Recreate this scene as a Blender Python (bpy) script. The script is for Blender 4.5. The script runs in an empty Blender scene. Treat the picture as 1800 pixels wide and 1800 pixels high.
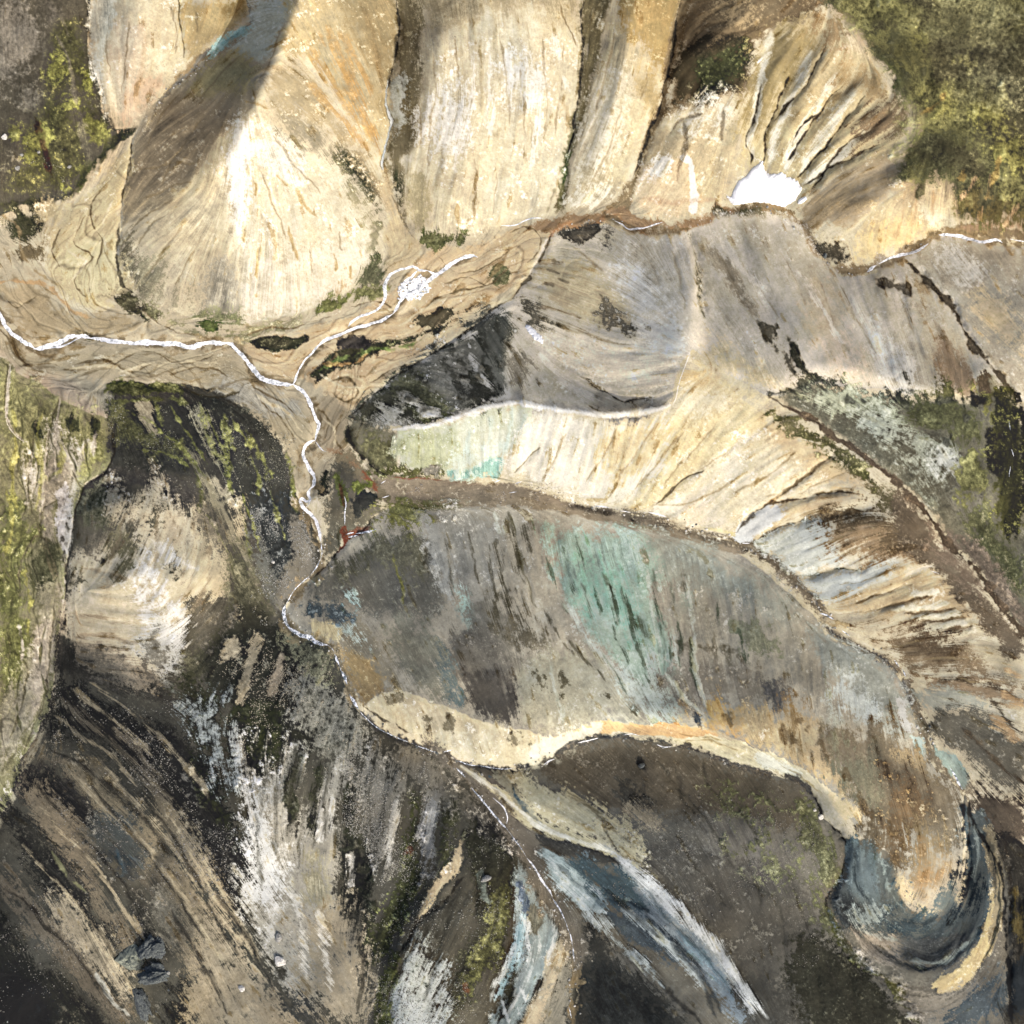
import math, random, sys
import numpy as np
try:
    import bpy
except ImportError:
    bpy = None                      # lets the terrain maths be checked outside Blender

# ------------------------------------------------------------------ place and scale
S = 0.4                 # metres on the valley datum per map unit (the map is 1800 units wide)
CAM_H = 900.0           # height of the drone above the datum
SUN_EL = 41.0
SUN_TO = (0.60, -0.80)  # horizontal direction towards the sun (x east, y north)

if bpy:
    sc = bpy.context.scene
    cam = bpy.data.cameras.new('camera'); camo = bpy.data.objects.new('camera', cam)
    sc.collection.objects.link(camo); sc.camera = camo
    camo.location = (0, 0, CAM_H); camo.rotation_euler = (0, 0, 0)
    cam.sensor_width = 36; cam.sensor_height = 36
    cam.angle = 2*math.atan(900*S/CAM_H)
    cam.clip_start = 1; cam.clip_end = 20000
    w = bpy.data.worlds.new("World"); sc.world = w; w.use_nodes = True
    nt = w.node_tree; bg = nt.nodes['Background']
    sky = nt.nodes.new('ShaderNodeTexSky'); sky.sky_type = 'NISHITA'; sky.sun_disc = False
    sky.sun_elevation = math.radians(SUN_EL)
    sky.sun_rotation = math.atan2(SUN_TO[0], SUN_TO[1])
    sky.air_density = 0.7; sky.dust_density = 4.5; sky.ozone_density = 0.6
    nt.links.new(sky.outputs[0], bg.inputs[0]); bg.inputs[1].default_value = 0.15
    sl = bpy.data.lights.new('sun', 'SUN'); sl.energy = 2.5; sl.angle = math.radians(0.5)
    sl.color = (1.0, 0.965, 0.90)
    so = bpy.data.objects.new('sun', sl); sc.collection.objects.link(so)
    el = math.radians(SUN_EL)
    from mathutils import Vector
    v = Vector((SUN_TO[0]*math.cos(el), SUN_TO[1]*math.cos(el), math.sin(el)))
    so.rotation_euler = v.to_track_quat('Z', 'Y').to_euler(); so.location = (300, -400, 700)
    sc.view_settings.view_transform = 'Standard'; sc.view_settings.look = 'None'
    sc.view_settings.gamma = 1; sc.view_settings.use_curve_mapping = False
    sc.view_settings.exposure = 0.57

# ------------------------------------------------------------------ raster of the map
CELL = 1.25
X0 = Y0 = -150.0
N = int(2100/CELL)
xs = X0 + np.arange(N, dtype=np.float32)*CELL
ys = Y0 + np.arange(N, dtype=np.float32)*CELL
GX, GY = np.meshgrid(xs, ys)

def _bs(n_out, step, off):
    t = np.arange(n_out)*step + off + 1.0
    i = np.floor(t).astype(int); f = (t-i)
    W = np.zeros((n_out, int(i.max())+3), np.float32)
    r = np.arange(n_out)
    W[r, i-1] = (1-f)**3/6; W[r, i] = (3*f**3-6*f**2+4)/6
    W[r, i+1] = (-3*f**3+3*f**2+3*f+1)/6; W[r, i+2] = f**3/6
    return W
def vnoise(sx, seed, sy=None):
    """smooth noise, zero mean, unit deviation, feature size in map units"""
    sy = sy or sx
    rs = np.random.RandomState(seed)
    A = _bs(N, CELL/sy, rs.rand()); B = _bs(N, CELL/sx, rs.rand())
    R = rs.randn(A.shape[1], B.shape[1]).astype(np.float32)
    n = A @ R @ B.T
    return (n-n.mean())/(n.std()+1e-9)
def fbm(s, seed, octs=5, gain=.55):
    o = np.zeros((N, N), np.float32); a = 1.0; tot = 0
    for k in range(octs):
        if s < 1.6: break
        o += a*vnoise(s, seed*31+k); tot += a*a; a *= gain; s *= .5
    return o/math.sqrt(tot)
def box(a, r, axis):
    if r < 1: return a
    p = np.pad(a, [(r+1, r) if k == axis else (0, 0) for k in (0, 1)], mode='edge')
    c = np.cumsum(p, axis=axis, dtype=np.float64)
    n = a.shape[axis]; w_ = 2*r+1
    s_ = (np.take(c, range(w_, w_+n), axis) - np.take(c, range(0, n), axis))/w_
    return s_.astype(np.float32)
def blur(a, rad, cell=CELL):
    r = int(round(rad/cell/1.7))
    for _ in range(3):
        a = box(box(a, r, 0), r, 1)
    return a
def pts(s, k=2):
    v = [float(t) for t in s.split()]
    return np.array(v).reshape(-1, k)
def smooth_line(p, closed=False, per=5):
    """Catmull-Rom through the points"""
    n = len(p); out = []
    if n < 3: return p
    rng = range(n if closed else n-1)
    for i in rng:
        if closed: a, b, c, d = p[(i-1) % n], p[i], p[(i+1) % n], p[(i+2) % n]
        else: a, b, c, d = p[max(i-1, 0)], p[i], p[i+1], p[min(i+2, n-1)]
        for k in range(per):
            t = k/per
            out.append(.5*((2*b)+(-a+c)*t+(2*a-5*b+4*c-d)*t*t+(-a+3*b-3*c+d)*t**3))
    if not closed: out.append(p[-1])
    return np.array(out)
def win(x0, y0, x1, y1):
    i0 = max(0, int((x0-X0)/CELL)); i1 = min(N, int((x1-X0)/CELL)+2)
    j0 = max(0, int((y0-Y0)/CELL)); j1 = min(N, int((y1-Y0)/CELL)+2)
    return slice(j0, j1), slice(i0, i1)
def pip(p, X, Y):
    ins = np.zeros(X.shape, bool); n = len(p)
    for i in range(n):
        x1, y1 = p[i]; x2, y2 = p[(i+1) % n]
        if y1 == y2: continue
        lo, hi = min(y1, y2), max(y1, y2)
        c = (Y >= lo) & (Y < hi)
        ins ^= c & (X < (x2-x1)*(Y-y1)/(y2-y1)+x1)
    return ins
def dist_line(p, X, Y, wcol=None):
    """distance to a polyline and the parameter along it"""
    D = np.full(X.shape, 1e9, np.float32); T = np.zeros(X.shape, np.float32)
    L_ = np.r_[0, np.cumsum(np.hypot(*(np.diff(p[:, :2], axis=0).T)))]
    tot = L_[-1]
    for i in range(len(p)-1):
        ax, ay = p[i][:2]; bx, by = p[i+1][:2]
        dx, dy = bx-ax, by-ay; l2 = dx*dx+dy*dy
        if l2 < 1e-6: continue
        t = np.clip(((X-ax)*dx+(Y-ay)*dy)/l2, 0, 1)
        d = (X-ax-t*dx)**2+(Y-ay-t*dy)**2
        m = d < D
        D = np.where(m, d, D); T = np.where(m, (L_[i]+t*math.sqrt(l2))/tot, T)
    return np.sqrt(D), T
# ------------------------------------------------------------------ the relief: streams, ridges and crests with their heights
HL = []
ZSCALE = .86
def Hn(s): HL.append(pts(s, 3))
# main stream to the west, floodplain
Hn("-150 520 0 0 555 2 60 612 2 140 592 3 240 602 4 400 602 5 460 665 6 515 675 6.5")
Hn("515 675 6.5 560 610 8 650 570 10 710 500 12 835 450 15 950 390 20 1060 372 24 1110 400 26 1210 402 29 1280 368 31 1340 362 33 1400 382 35 1420 430 37 1470 478 40 1530 478 42 1590 445 44 1650 413 46 1720 420 48 1800 430 50 1950 440 55")
Hn("515 675 6.5 560 740 8 535 800 9 550 860 11 530 880 12 562 950 14 540 1020 16 500 1070 18 530 1118 20 575 1135 21 600 1175 23 625 1240 25 665 1280 27 720 1305 28 790 1332 29 850 1347 31 910 1352 32 960 1338 33 1000 1312 34 1040 1300 35 1110 1294 37 1180 1310 39 1260 1336 42 1330 1358 45 1390 1368 48 1430 1400 50 1445 1440 51 1480 1475 52 1485 1510 54 1475 1545 55 1450 1590 57 1470 1630 60 1520 1690 64 1580 1740 68 1620 1800 70 1650 1950 75")
Hn("800 1340 29 830 1385 31 890 1450 34 945 1540 38 1000 1640 43 1012 1700 46 1010 1800 50 1005 1950 56")
Hn("570 790 10 620 820 12 660 870 14 760 862 16 870 848 18 930 862 20 1000 882 22 1060 892 24 1150 907 26 1230 935 28 1320 958 31 1370 995 33 1430 1055 36 1460 1105 38 1530 1145 40 1580 1172 42 1610 1240 45 1640 1330 48 1690 1385 50 1740 1480 54 1800 1510 57 1950 1560 62")
# floodplain edges (north foot)
Hn("-150 380 6 0 400 6 110 360 8 160 340 9 240 220 16")
Hn("-150 640 3 0 625 4 100 655 5 200 665 5 300 680 6 400 690 7 480 760 9 520 850 12")
Hn("215 500 8 240 525 8 330 555 8 430 565 8 530 548 9 640 490 11 670 450 12")
Hn("745 430 14 830 412 15 930 385 19 1060 366 24")
Hn("630 715 9 700 655 10 770 612 12 850 556 14 905 520 16 930 480 18 970 410 22 1040 392 25")
# dark hill, north west
Hn("-150 300 45 0 280 42 80 250 42 130 180 44 120 60 50 100 -150 56")
Hn("165 0 40 158 60 38 170 150 33 190 215 22 235 228 16")
Hn("0 350 14 60 350 13 110 345 12 160 290 15")
# gully one and the fan ridge
Hn("440 -150 42 430 0 34 428 45 32 400 70 30 340 120 26 310 150 24 250 210 18 235 270 14 222 330 12 210 390 10 207 450 9 215 500 8")
Hn("235 -100 72 240 0 62 235 90 52 222 160 40 210 205 26")
Hn("320 -50 50 325 40 42 322 100 34")
Hn("380 -80 66 375 10 56 365 70 44")
Hn("560 -150 120 525 0 116 500 70 110 455 170 98 438 210 90 405 280 68 355 335 46 290 375 27")
Hn("430 300 56 415 400 34")
Hn("440 205 88 520 235 66 590 280 44 640 350 28 668 420 17")
# gully two
Hn("705 -150 60 700 0 48 692 100 38 683 180 32 685 230 28 676 280 24 690 330 20 715 390 16 745 432 14")
Hn("620 -150 96 610 0 84 640 100 60 665 200 40")
# broad rounded spur
Hn("860 -150 108 860 0 92 850 100 80 830 200 66 810 300 46 800 370 28")
Hn("940 0 90 930 150 72 910 270 50 900 350 30")
Hn("770 60 80 760 150 66 745 250 46 760 360 24")
Hn("1040 -150 72 1032 0 60 1024 100 52 1016 190 46 998 260 38 985 330 28 990 365 23")
Hn("1130 -150 104 1120 0 92 1095 120 78 1070 220 60 1050 300 40 1040 345 29")
Hn("1205 -150 76 1195 0 62 1182 90 54 1158 175 47 1138 250 40 1108 315 31 1072 364 24")
# hill above the snow and the bowl
Hn("1330 -150 118 1330 -20 108 1300 40 98 1260 70 90 1215 110 76")
Hn("1230 190 66 1290 170 66 1330 150 70")
Hn("1180 250 52 1170 310 38")
Hn("1290 260 50 1285 320 38")
Hn("1318 290 37 1318 230 50 1330 150 68 1370 60 86 1390 0 94")
Hn("1348 292 38 1362 210 54 1392 140 70 1432 60 88")
Hn("1384 308 38 1425 240 54 1475 170 72 1530 115 86")
Hn("1398 322 38 1445 270 52 1505 208 72 1570 160 86")
Hn("1406 338 37 1462 292 50 1510 250 66 1590 215 86")
Hn("1335 230 58 1350 150 76 1400 60 94")
Hn("1372 260 52 1410 180 74 1460 90 94")
Hn("1400 285 46 1450 220 66 1510 150 88")
Hn("1415 310 44 1480 245 68 1550 190 90")
Hn("1440 340 46 1500 325 56 1560 300 70 1590 275 82")
# plateau
Hn("1400 -150 104 1450 0 98 1530 60 95 1560 130 93 1610 200 92 1615 260 90 1580 310 86 1640 330 84 1690 345 82 1700 385 66 1800 395 66 1950 390 70")
Hn("1650 -150 108 1650 0 104 1700 150 100 1720 280 94 1800 330 86 1950 320 88")
Hn("1950 -150 112 1800 100 106")
Hn("1430 400 46 1480 420 50 1560 400 56 1640 395 54 1690 400 54")
Hn("1500 360 62 1600 350 72 1660 350 76")
# centre ridge, trail crest
CREST = "612 728 10 650 745 18 700 752 26 760 746 34 850 716 46 900 708 54 960 715 62 1050 727 72 1110 723 79 1175 716 88 1260 705 92 1350 702 95 1420 738 97 1500 790 98 1570 842 98 1620 882 97 1670 952 96 1720 1005 95 1760 1062 95 1800 1112 96 1950 1250 100"
Hn(CREST)
Hn("1178 712 88 1195 670 94 1215 612 96 1218 570 88 1225 500 66 1215 430 40 1208 405 31")
Hn("905 520 17 925 565 22 955 600 28 1000 652 40 1060 688 54 1120 702 68 1165 705 82")
Hn("920 560 22 990 500 34 1060 470 44 1120 470 52")
Hn("1060 400 30 1100 450 46 1150 520 68 1200 590 90")
Hn("1205 405 30 1222 450 38 1232 510 50 1236 570 66 1240 620 80")
Hn("1240 640 92 1300 660 92 1350 700 95")
Hn("740 620 14 790 650 26 820 700 38")
# grey slopes falling north
Hn("1350 700 95 1400 670 98 1440 640 100 1500 650 102 1620 680 100 1700 690 98 1730 650 92")
Hn("1340 410 42 1380 500 66 1430 600 92")
Hn("1500 500 50 1540 580 76 1560 660 100")
Hn("1590 455 46 1640 500 58 1690 570 68 1712 612 74 1760 662 78 1790 720 76 1800 820 70 1810 950 74")
Hn("1720 440 52 1760 520 70 1800 600 88 1950 640 100")
Hn("1290 400 34 1300 480 50 1360 560 72")
# basins east of the trail
Hn("1400 700 93 1480 720 90 1560 740 88 1640 760 90 1700 740 92")
Hn("1550 790 90 1640 830 86 1700 880 88 1740 960 90 1800 1040 94")
Hn("1680 690 98 1735 700 92 1750 760 84 1765 900 80 1790 990 84")
Hn("1740 720 92 1745 800 88 1748 880 88")
# bright slope ribs
Hn("930 790 38 920 850 21")
Hn("1060 790 52 1020 860 25")
Hn("1180 790 68 1120 880 30")
Hn("1300 800 72 1230 870 42 1150 900 27")
Hn("1350 790 80 1310 850 62 1250 900 40")
Hn("1300 945 32 1345 895 46 1420 870 62 1510 860 82")
Hn("1330 955 33 1400 920 48 1480 900 64 1560 885 84")
Hn("1400 1018 36 1480 1000 52 1540 990 66 1600 960 84")
Hn("1330 912 46 1420 893 60 1500 880 78")
Hn("1370 980 40 1450 950 62 1550 920 84")
Hn("1440 1050 42 1520 1020 58 1640 1000 86")
Hn("1500 1120 44 1600 1080 66 1700 1060 88")
Hn("1600 1190 48 1700 1150 70 1800 1160 90 1950 1300 96")
Hn("1640 1280 52 1720 1260 62 1800 1280 74 1950 1350 82")
Hn("1700 1370 54 1760 1380 62 1800 1400 70")
# big grey slope: crest and scarp
Hn("640 1232 30 690 1218 44 740 1232 54 790 1250 62 850 1270 66 920 1288 66 950 1302 64 1000 1288 68 1080 1274 76 1200 1274 84 1260 1278 88 1330 1312 90 1400 1345 88 1450 1385 86 1500 1430 86 1560 1460 84 1620 1500 78 1650 1560 68")
Hn("1560 1250 66 1600 1350 62 1650 1430 58 1680 1500 56")
Hn("1400 1200 78 1500 1290 84 1560 1400 88")
Hn("680 895 17 640 925 17 590 960 16 550 1015 17")
Hn("700 900 20 800 900 20 950 920 24 1100 935 28 1250 975 32 1340 1030 38 1420 1110 44")
Hn("600 1010 26 700 1100 40 800 1180 56")
Hn("900 1000 38 1000 1130 60 1080 1230 76")
Hn("1250 1060 46 1300 1150 62 1350 1240 80")
# block between the two streams
Hn("600 830 20 640 880 26 650 920 22 610 930 18 585 900 22")
# bottom right hill
Hn("960 1360 36 1050 1400 54 1150 1440 66 1250 1470 74 1350 1500 76 1430 1500 68")
Hn("940 1480 42 1000 1510 54 1100 1580 68 1180 1625 84 1250 1700 92 1330 1790 98 1400 1950 104")
Hn("840 1352 37 880 1378 45 930 1408 53 1000 1452 62 1080 1492 72 1150 1545 80")
Hn("900 1380 40 960 1430 50 1040 1500 62")
Hn("1010 1550 48 1080 1650 54 1130 1750 60 1150 1950 66")
Hn("1060 1590 66 1150 1690 80 1230 1800 90")
Hn("1350 1450 72 1350 1600 82 1400 1700 88 1500 1800 90")
Hn("1250 1600 84 1300 1700 92")
# bottom right bend
Hn("1560 1480 76 1580 1560 72 1600 1600 66 1640 1600 64")
Hn("1700 1420 54 1690 1500 54 1690 1580 56 1640 1650 58 1560 1670 60 1500 1650 60")
Hn("1745 1440 58 1755 1540 64 1730 1640 69 1660 1720 73 1560 1715 70 1530 1690 67")
Hn("1780 1560 62 1770 1700 66 1720 1800 70 1700 1950 74")
Hn("1800 1600 72 1950 1650 84")
# left river bed
Hn("20 650 6 10 740 8 40 800 9 80 900 10 100 1000 12 115 1060 13 100 1150 14 90 1250 15 50 1330 16 10 1430 17 -60 1550 20")
Hn("-150 760 14 -20 800 14 20 1000 18 10 1150 20 -20 1300 20 -150 1350 26")
Hn("60 700 12 120 720 14 180 780 14 185 860 12 140 900 12")
# hill west of the stream
Hn("205 700 12 300 710 16 400 720 18 470 770 18")
Hn("200 800 20 300 830 34 400 840 36 460 900 30 520 980 22")
Hn("330 770 24 400 880 30 450 980 28 480 1080 20")
Hn("140 900 20 210 880 36 290 900 46")
Hn("125 1100 18 180 1040 36 250 1010 54 320 1020 58 400 1010 40")
Hn("250 1010 54 300 1100 50 330 1200 52 400 1260 60")
Hn("420 1110 34 500 1110 22")
# dark fold country, south west
Hn("110 1180 24 200 1260 44 300 1330 62 400 1400 72 450 1480 76")
Hn("70 1340 18 160 1400 38 260 1500 58 340 1600 66 420 1700 70 500 1800 76")
Hn("20 1460 22 120 1600 34 200 1700 38 230 1800 34 240 1950 30")
Hn("0 1550 30 -50 1700 50")
Hn("280 1480 48 250 1600 42 255 1700 32 270 1800 28 280 1950 26")
Hn("0 1620 44 80 1720 50 120 1800 46")
Hn("330 1620 62 380 1760 56 400 1950 54")
Hn("560 1180 26 530 1300 48 500 1400 62 470 1500 74")
Hn("620 1280 30 610 1380 44 590 1500 56 560 1620 66 520 1800 72 500 1950 76")
Hn("720 1320 31 700 1420 46 660 1550 60 620 1700 68 600 1800 70 580 1950 72")
Hn("740 1400 36 720 1520 44 680 1640 50 650 1760 56 640 1950 60")
Hn("800 1400 38 780 1500 52 740 1600 62 700 1700 70 690 1950 74")
Hn("860 1440 38 860 1540 50 840 1650 60 800 1750 68 780 1950 72")
Hn("915 1520 40 905 1620 46 870 1700 52 850 1800 56 840 1950 60")
Hn("960 1600 44 930 1700 56 900 1800 64 880 1950 70")
Hn("990 1650 46 960 1740 58 920 1800 64")
Hn("640 1440 42 650 1520 50 610 1640 60")
def solve_height():
    lev = [(100, 500), (200, 260), (400, 130), (700, 60)]
    z = None
    for n, it in lev:
        c = 2100/n
        acc = np.zeros((n, n)); cnt = np.zeros((n, n))
        for l in HL:
            d = np.hypot(*(np.diff(l[:, :2], axis=0).T))
            for i in range(len(l)-1):
                m = max(2, int(d[i]/c*1.5)+1)
                t = np.linspace(0, 1, m)[:, None]
                q = l[i]*(1-t)+l[i+1]*t
                ii = ((q[:, 0]-X0)/c).astype(int); jj = ((q[:, 1]-Y0)/c).astype(int)
                ok = (ii >= 0) & (ii < n) & (jj >= 0) & (jj < n)
                np.add.at(acc, (jj[ok], ii[ok]), q[ok, 2]); np.add.at(cnt, (jj[ok], ii[ok]), 1)
        fix = cnt > 0; val = np.where(fix, acc/np.maximum(cnt, 1), 0)
        if z is None: z = np.full((n, n), val[fix].mean())
        else:
            o = len(z); u = (np.arange(n)+.5)*o/n-.5
            i0 = np.clip(np.floor(u).astype(int), 0, o-2); f = np.clip(u-i0, 0, 1)
            z = z[i0]*(1-f)[:, None]+z[i0+1]*f[:, None]
            z = z[:, i0]*(1-f)+z[:, i0+1]*f
        for _ in range(it):
            for par in (0, 1):                       # red-black relaxation
                p = np.pad(z, 1, mode='edge')
                m = (p[:-2, 1:-1]+p[2:, 1:-1]+p[1:-1, :-2]+p[1:-1, 2:])/4
                zz = z + 1.5*(m-z)
                mk = ((np.add.outer(np.arange(n), np.arange(n)) & 1) == par) & ~fix
                z = np.where(mk, zz, z)
            z = np.where(fix, val, z)
    n = len(z)
    u = (np.arange(N)+.5)*n/N-.5
    i0 = np.clip(np.floor(u).astype(int), 0, n-2); f = np.clip(u-i0, 0, 1)
    z = z[i0]*(1-f)[:, None]+z[i0+1]*f[:, None]
    z = (z[:, i0]*(1-f)+z[:, i0+1]*f).astype(np.float32)
    return (.38*blur(z, 6)+.62*blur(z, 25))*ZSCALE
Z = solve_height()

# ------------------------------------------------------------------ direction of wash (down the slope, or along the strokes below)
STROKES = []
def St(s, r=60, w=6): STROKES.append((pts(s), r, w))
St("-60 560 60 605 240 600 400 605 515 675", 45)
St("520 670 600 580 700 530 840 460 960 395 1080 375", 50)
St("560 690 700 600 850 520 940 430", 45)
St("0 420 80 480 160 540 260 570 420 580 560 570 660 500", 40)
St("235 260 180 340 120 430 90 500", 45)
St("220 340 170 430 160 530", 35)
St("0 620 150 640 300 650 430 680 540 780 520 860", 45)
St("600 720 580 780 560 840", 30)
St("430 200 400 330 360 440 330 550", 60, 9)
St("440 200 440 330 440 450 435 560", 60, 9)
St("450 200 500 300 540 400 560 540", 60, 9)
St("460 200 560 280 640 400", 45, 9)
St("400 330 300 380 220 430", 35, 7)
St("370 400 270 470 230 520", 35, 7)
St("460 60 380 110 320 160", 45)
St("430 190 330 230 250 290", 45)
St("560 0 600 100 660 220 678 300", 50, 9)
St("640 0 655 80 670 180", 30, 8)
St("500 150 580 200 650 300", 40, 8)
St("780 0 790 130 785 250 770 400", 60, 9)
St("860 0 860 130 860 250 850 390", 60, 9)
St("950 0 945 130 935 250 925 380", 60, 9)
St("730 60 735 200 725 320 740 400", 30, 7)
St("1120 20 1110 120 1070 230 1030 340", 55, 9)
St("1170 30 1150 130 1110 250", 35, 9)
St("1360 30 1290 80 1200 150 1150 260", 55, 9)
St("1290 170 1250 240 1190 330", 45, 6)
St("1340 120 1320 200 1300 310", 40, 8)
St("1430 60 1380 180 1345 300", 35, 9)
St("1500 110 1430 210 1380 310", 40, 9)
St("1570 180 1490 260 1410 330", 40, 9)
St("1600 260 1500 310 1430 360", 40, 9)
St("1480 360 1540 350 1620 340", 40, 4)
St("1650 330 1640 400", 40, 8)
St("1570 340 1550 440", 35, 6)
St("1500 40 1620 180 1640 280", 60, 5)
St("1760 0 1700 150 1700 320", 80, 4)
St("180 0 190 100 210 200", 40, 8)
St("270 0 260 100 240 190", 40, 8)
St("370 0 360 60 320 120", 35, 8)
St("60 0 70 150 60 320", 80, 4)
St("920 490 1050 560 1190 610", 50, 9)
St("940 450 1050 470 1160 500 1220 600", 45, 7)
St("960 590 1060 640 1190 625", 35, 7)
St("1030 410 1100 470 1200 590", 45, 6)
St("1160 410 1200 520 1215 600", 30, 8)
St("1240 410 1290 500 1360 640", 50, 9)
St("1330 400 1380 500 1440 640", 50, 9)
St("1430 470 1480 560 1540 680", 60, 9)
St("1560 500 1600 580 1640 680", 60, 9)
St("1680 480 1740 540 1800 600", 60, 8)
St("680 690 760 720 820 730", 30, 4)
St("720 630 800 670 860 700", 35, 7)
St("860 570 890 630 910 700", 40, 7)
St("930 600 1000 670 1060 710", 35, 8)
St("700 760 690 820", 40, 7)
St("800 750 800 830", 50, 9)
St("900 720 900 830", 50, 9)
St("1000 730 960 850", 50, 9)
St("1100 740 1050 880", 55, 9)
St("1250 720 1180 800 1100 890", 60, 9)
St("1360 730 1270 820 1180 900", 60, 9)
St("1440 790 1350 850 1280 930", 50, 9)
St("1520 880 1420 890 1310 940", 35, 9)
St("1560 920 1450 940 1350 980", 35, 9)
St("1640 980 1520 1010 1420 1040", 40, 9)
St("1700 1050 1600 1080 1480 1100", 50, 9)
St("1780 1140 1680 1130 1560 1140", 50, 9)
St("1800 1230 1700 1200 1600 1200", 50, 9)
St("1800 1320 1720 1270 1640 1240", 50, 9)
St("1800 1420 1740 1360 1660 1280", 50, 9)
St("1800 1480 1750 1440 1700 1380", 40, 9)
St("1400 740 1480 800 1570 880 1680 1000 1780 1140", 35, 8)
St("1370 700 1500 740 1640 860 1760 1020", 45, 4)
St("1440 700 1520 740 1620 740", 40, 5)
St("1740 700 1770 800 1770 900 1790 1000", 30, 8)
St("650 860 760 870 870 865 1000 885 1150 920 1330 975 1430 1070 1560 1160 1620 1260 1700 1400 1790 1500", 25, 14)
St("640 980 690 1080 760 1200", 70, 9)
St("760 920 810 1050 860 1200", 70, 9)
St("880 910 930 1050 960 1260", 60, 9)
St("980 930 1040 1090 1120 1260", 60, 9)
St("1080 940 1130 1080 1180 1260", 60, 9)
St("1200 980 1230 1120 1260 1260", 70, 9)
St("1340 1050 1350 1150 1370 1280", 70, 9)
St("1470 1170 1480 1260 1500 1400", 60, 9)
St("1580 1230 1600 1330 1640 1450", 50, 9)
St("1620 1450 1630 1530 1600 1600", 40, 9)
St("690 1220 720 1290", 45, 6)
St("850 1270 870 1340", 45, 6)
St("1100 1275 1180 1285 1300 1320 1400 1370 1500 1440", 16, 10)
St("960 1380 1050 1440 1180 1500", 50, 5)
St("1100 1310 1160 1400 1240 1500", 60, 8)
St("1250 1350 1300 1440 1350 1520", 60, 8)
St("1380 1390 1420 1470 1450 1540", 45, 8)
St("1250 1540 1300 1640 1370 1790", 60, 8)
St("1400 1600 1450 1720 1490 1800", 50, 8)
St("800 1350 900 1430 1000 1500 1120 1600 1220 1700 1320 1800", 35, 10)
St("960 1500 1070 1600 1180 1720 1240 1800", 40, 10)
St("1030 1600 1060 1700 1100 1800", 50, 8)
St("1490 1480 1500 1560 1540 1640 1600 1690", 35, 9)
St("1520 1690 1600 1740 1680 1720 1740 1640 1760 1540 1750 1440", 30, 14)
St("1560 1620 1620 1640 1680 1580 1700 1480 1690 1400", 35, 9)
St("1720 1450 1780 1520 1800 1700", 40, 6)
St("30 700 20 850 30 1000 20 1200", 40, 9)
St("100 700 90 800 110 900 110 1050 95 1250 40 1400", 40, 9)
St("180 700 160 800 120 880", 35, 9)
St("60 800 50 950 60 1100 60 1300", 35, 9)
St("240 720 330 850 420 1000 480 1090", 50, 8)
St("340 700 360 780 420 880 460 1000", 40, 8)
St("460 760 480 880 520 1000", 50, 8)
St("580 850 570 950 530 1060", 35, 7)
St("240 850 220 950 180 1030", 50, 7)
St("330 880 300 960 260 1060", 50, 7)
St("400 980 330 1060 280 1150", 50, 8)
St("130 1060 230 1080 330 1100", 45, 9)
St("120 1140 220 1150 300 1190", 40, 9)
St("480 1120 420 1200 400 1260", 35, 7)
St("540 1140 500 1230 480 1300", 40, 7)
St("100 1220 220 1330 330 1460 440 1620 560 1780", 60, 11)
St("60 1400 180 1500 300 1640 380 1790", 60, 11)
St("20 1520 120 1620 200 1740 230 1800", 50, 11)
St("420 1300 440 1400 470 1500", 50, 8)
St("560 1220 540 1340 520 1460", 40, 9)
St("620 1290 610 1400 600 1560", 40, 9)
St("700 1330 680 1450 640 1600", 35, 9)
St("760 1400 730 1520 680 1640 660 1780", 40, 9)
St("820 1430 810 1550 740 1700 700 1790", 35, 9)
St("880 1480 870 1600 830 1750", 40, 9)
St("940 1560 920 1680 870 1790", 35, 9)
St("990 1640 960 1730 930 1800", 30, 9)
FLATP = "-200 380 0 375 60 400 130 350 200 300 235 250 222 330 210 400 208 450 240 525 330 555 430 568 530 548 600 520 650 490 680 450 745 433 830 412 930 383 1060 360 1112 385 1060 400 985 405 945 440 935 480 905 518 850 556 770 612 700 655 630 715 612 760 620 800 600 850 560 880 540 870 520 850 480 765 400 690 300 672 195 665 195 735 200 780 140 860 120 900 115 1060 88 1250 5 1430 -200 1600"
def build_dir():
    zb = blur(Z, 14)
    gy, gx = np.gradient(zb, CELL*S)
    g2 = gx*gx+gy*gy
    a2 = np.arctan2(gy, gx)*2
    wgt = np.clip(np.sqrt(g2)*2.5, .02, 1)
    C = np.cos(a2)*wgt; Sn = np.sin(a2)*wgt
    q = 6                                              # coarse splatting
    cx, cy = GX[::q, ::q], GY[::q, ::q]
    dc = np.zeros_like(cx); ds = np.zeros_like(cx)
    for p, r, w_ in STROKES:
        p = smooth_line(p, per=4)
        for i in range(len(p)-1):
            mx, my = (p[i]+p[i+1])/2; d = p[i+1]-p[i]
            th = 2*math.atan2(d[1], d[0]); ln = math.hypot(*d)
            k = np.exp(-((cx-mx)**2+(cy-my)**2)/(r*r))*w_*ln/r
            dc += k*math.cos(th); ds += k*math.sin(th)
    up = lambda a: np.kron(a, np.ones((q, q), np.float32))[:N, :N]
    C = C + blur(up(dc), 10); Sn = Sn + blur(up(ds), 10)
    C = blur(C, 6); Sn = blur(Sn, 6)
    flat = blur(pip(smooth_line(pts(FLATP), True, 4), GX, GY).astype(np.float32), 12)
    n_ = fbm(110, 77, 4)*.08+fbm(46, 78, 4, .7)*.34*flat
    th = np.arctan2(Sn, C)/2 + n_
    return np.cos(th).astype(np.float32), np.sin(th).astype(np.float32)
DX, DY = build_dir()

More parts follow.
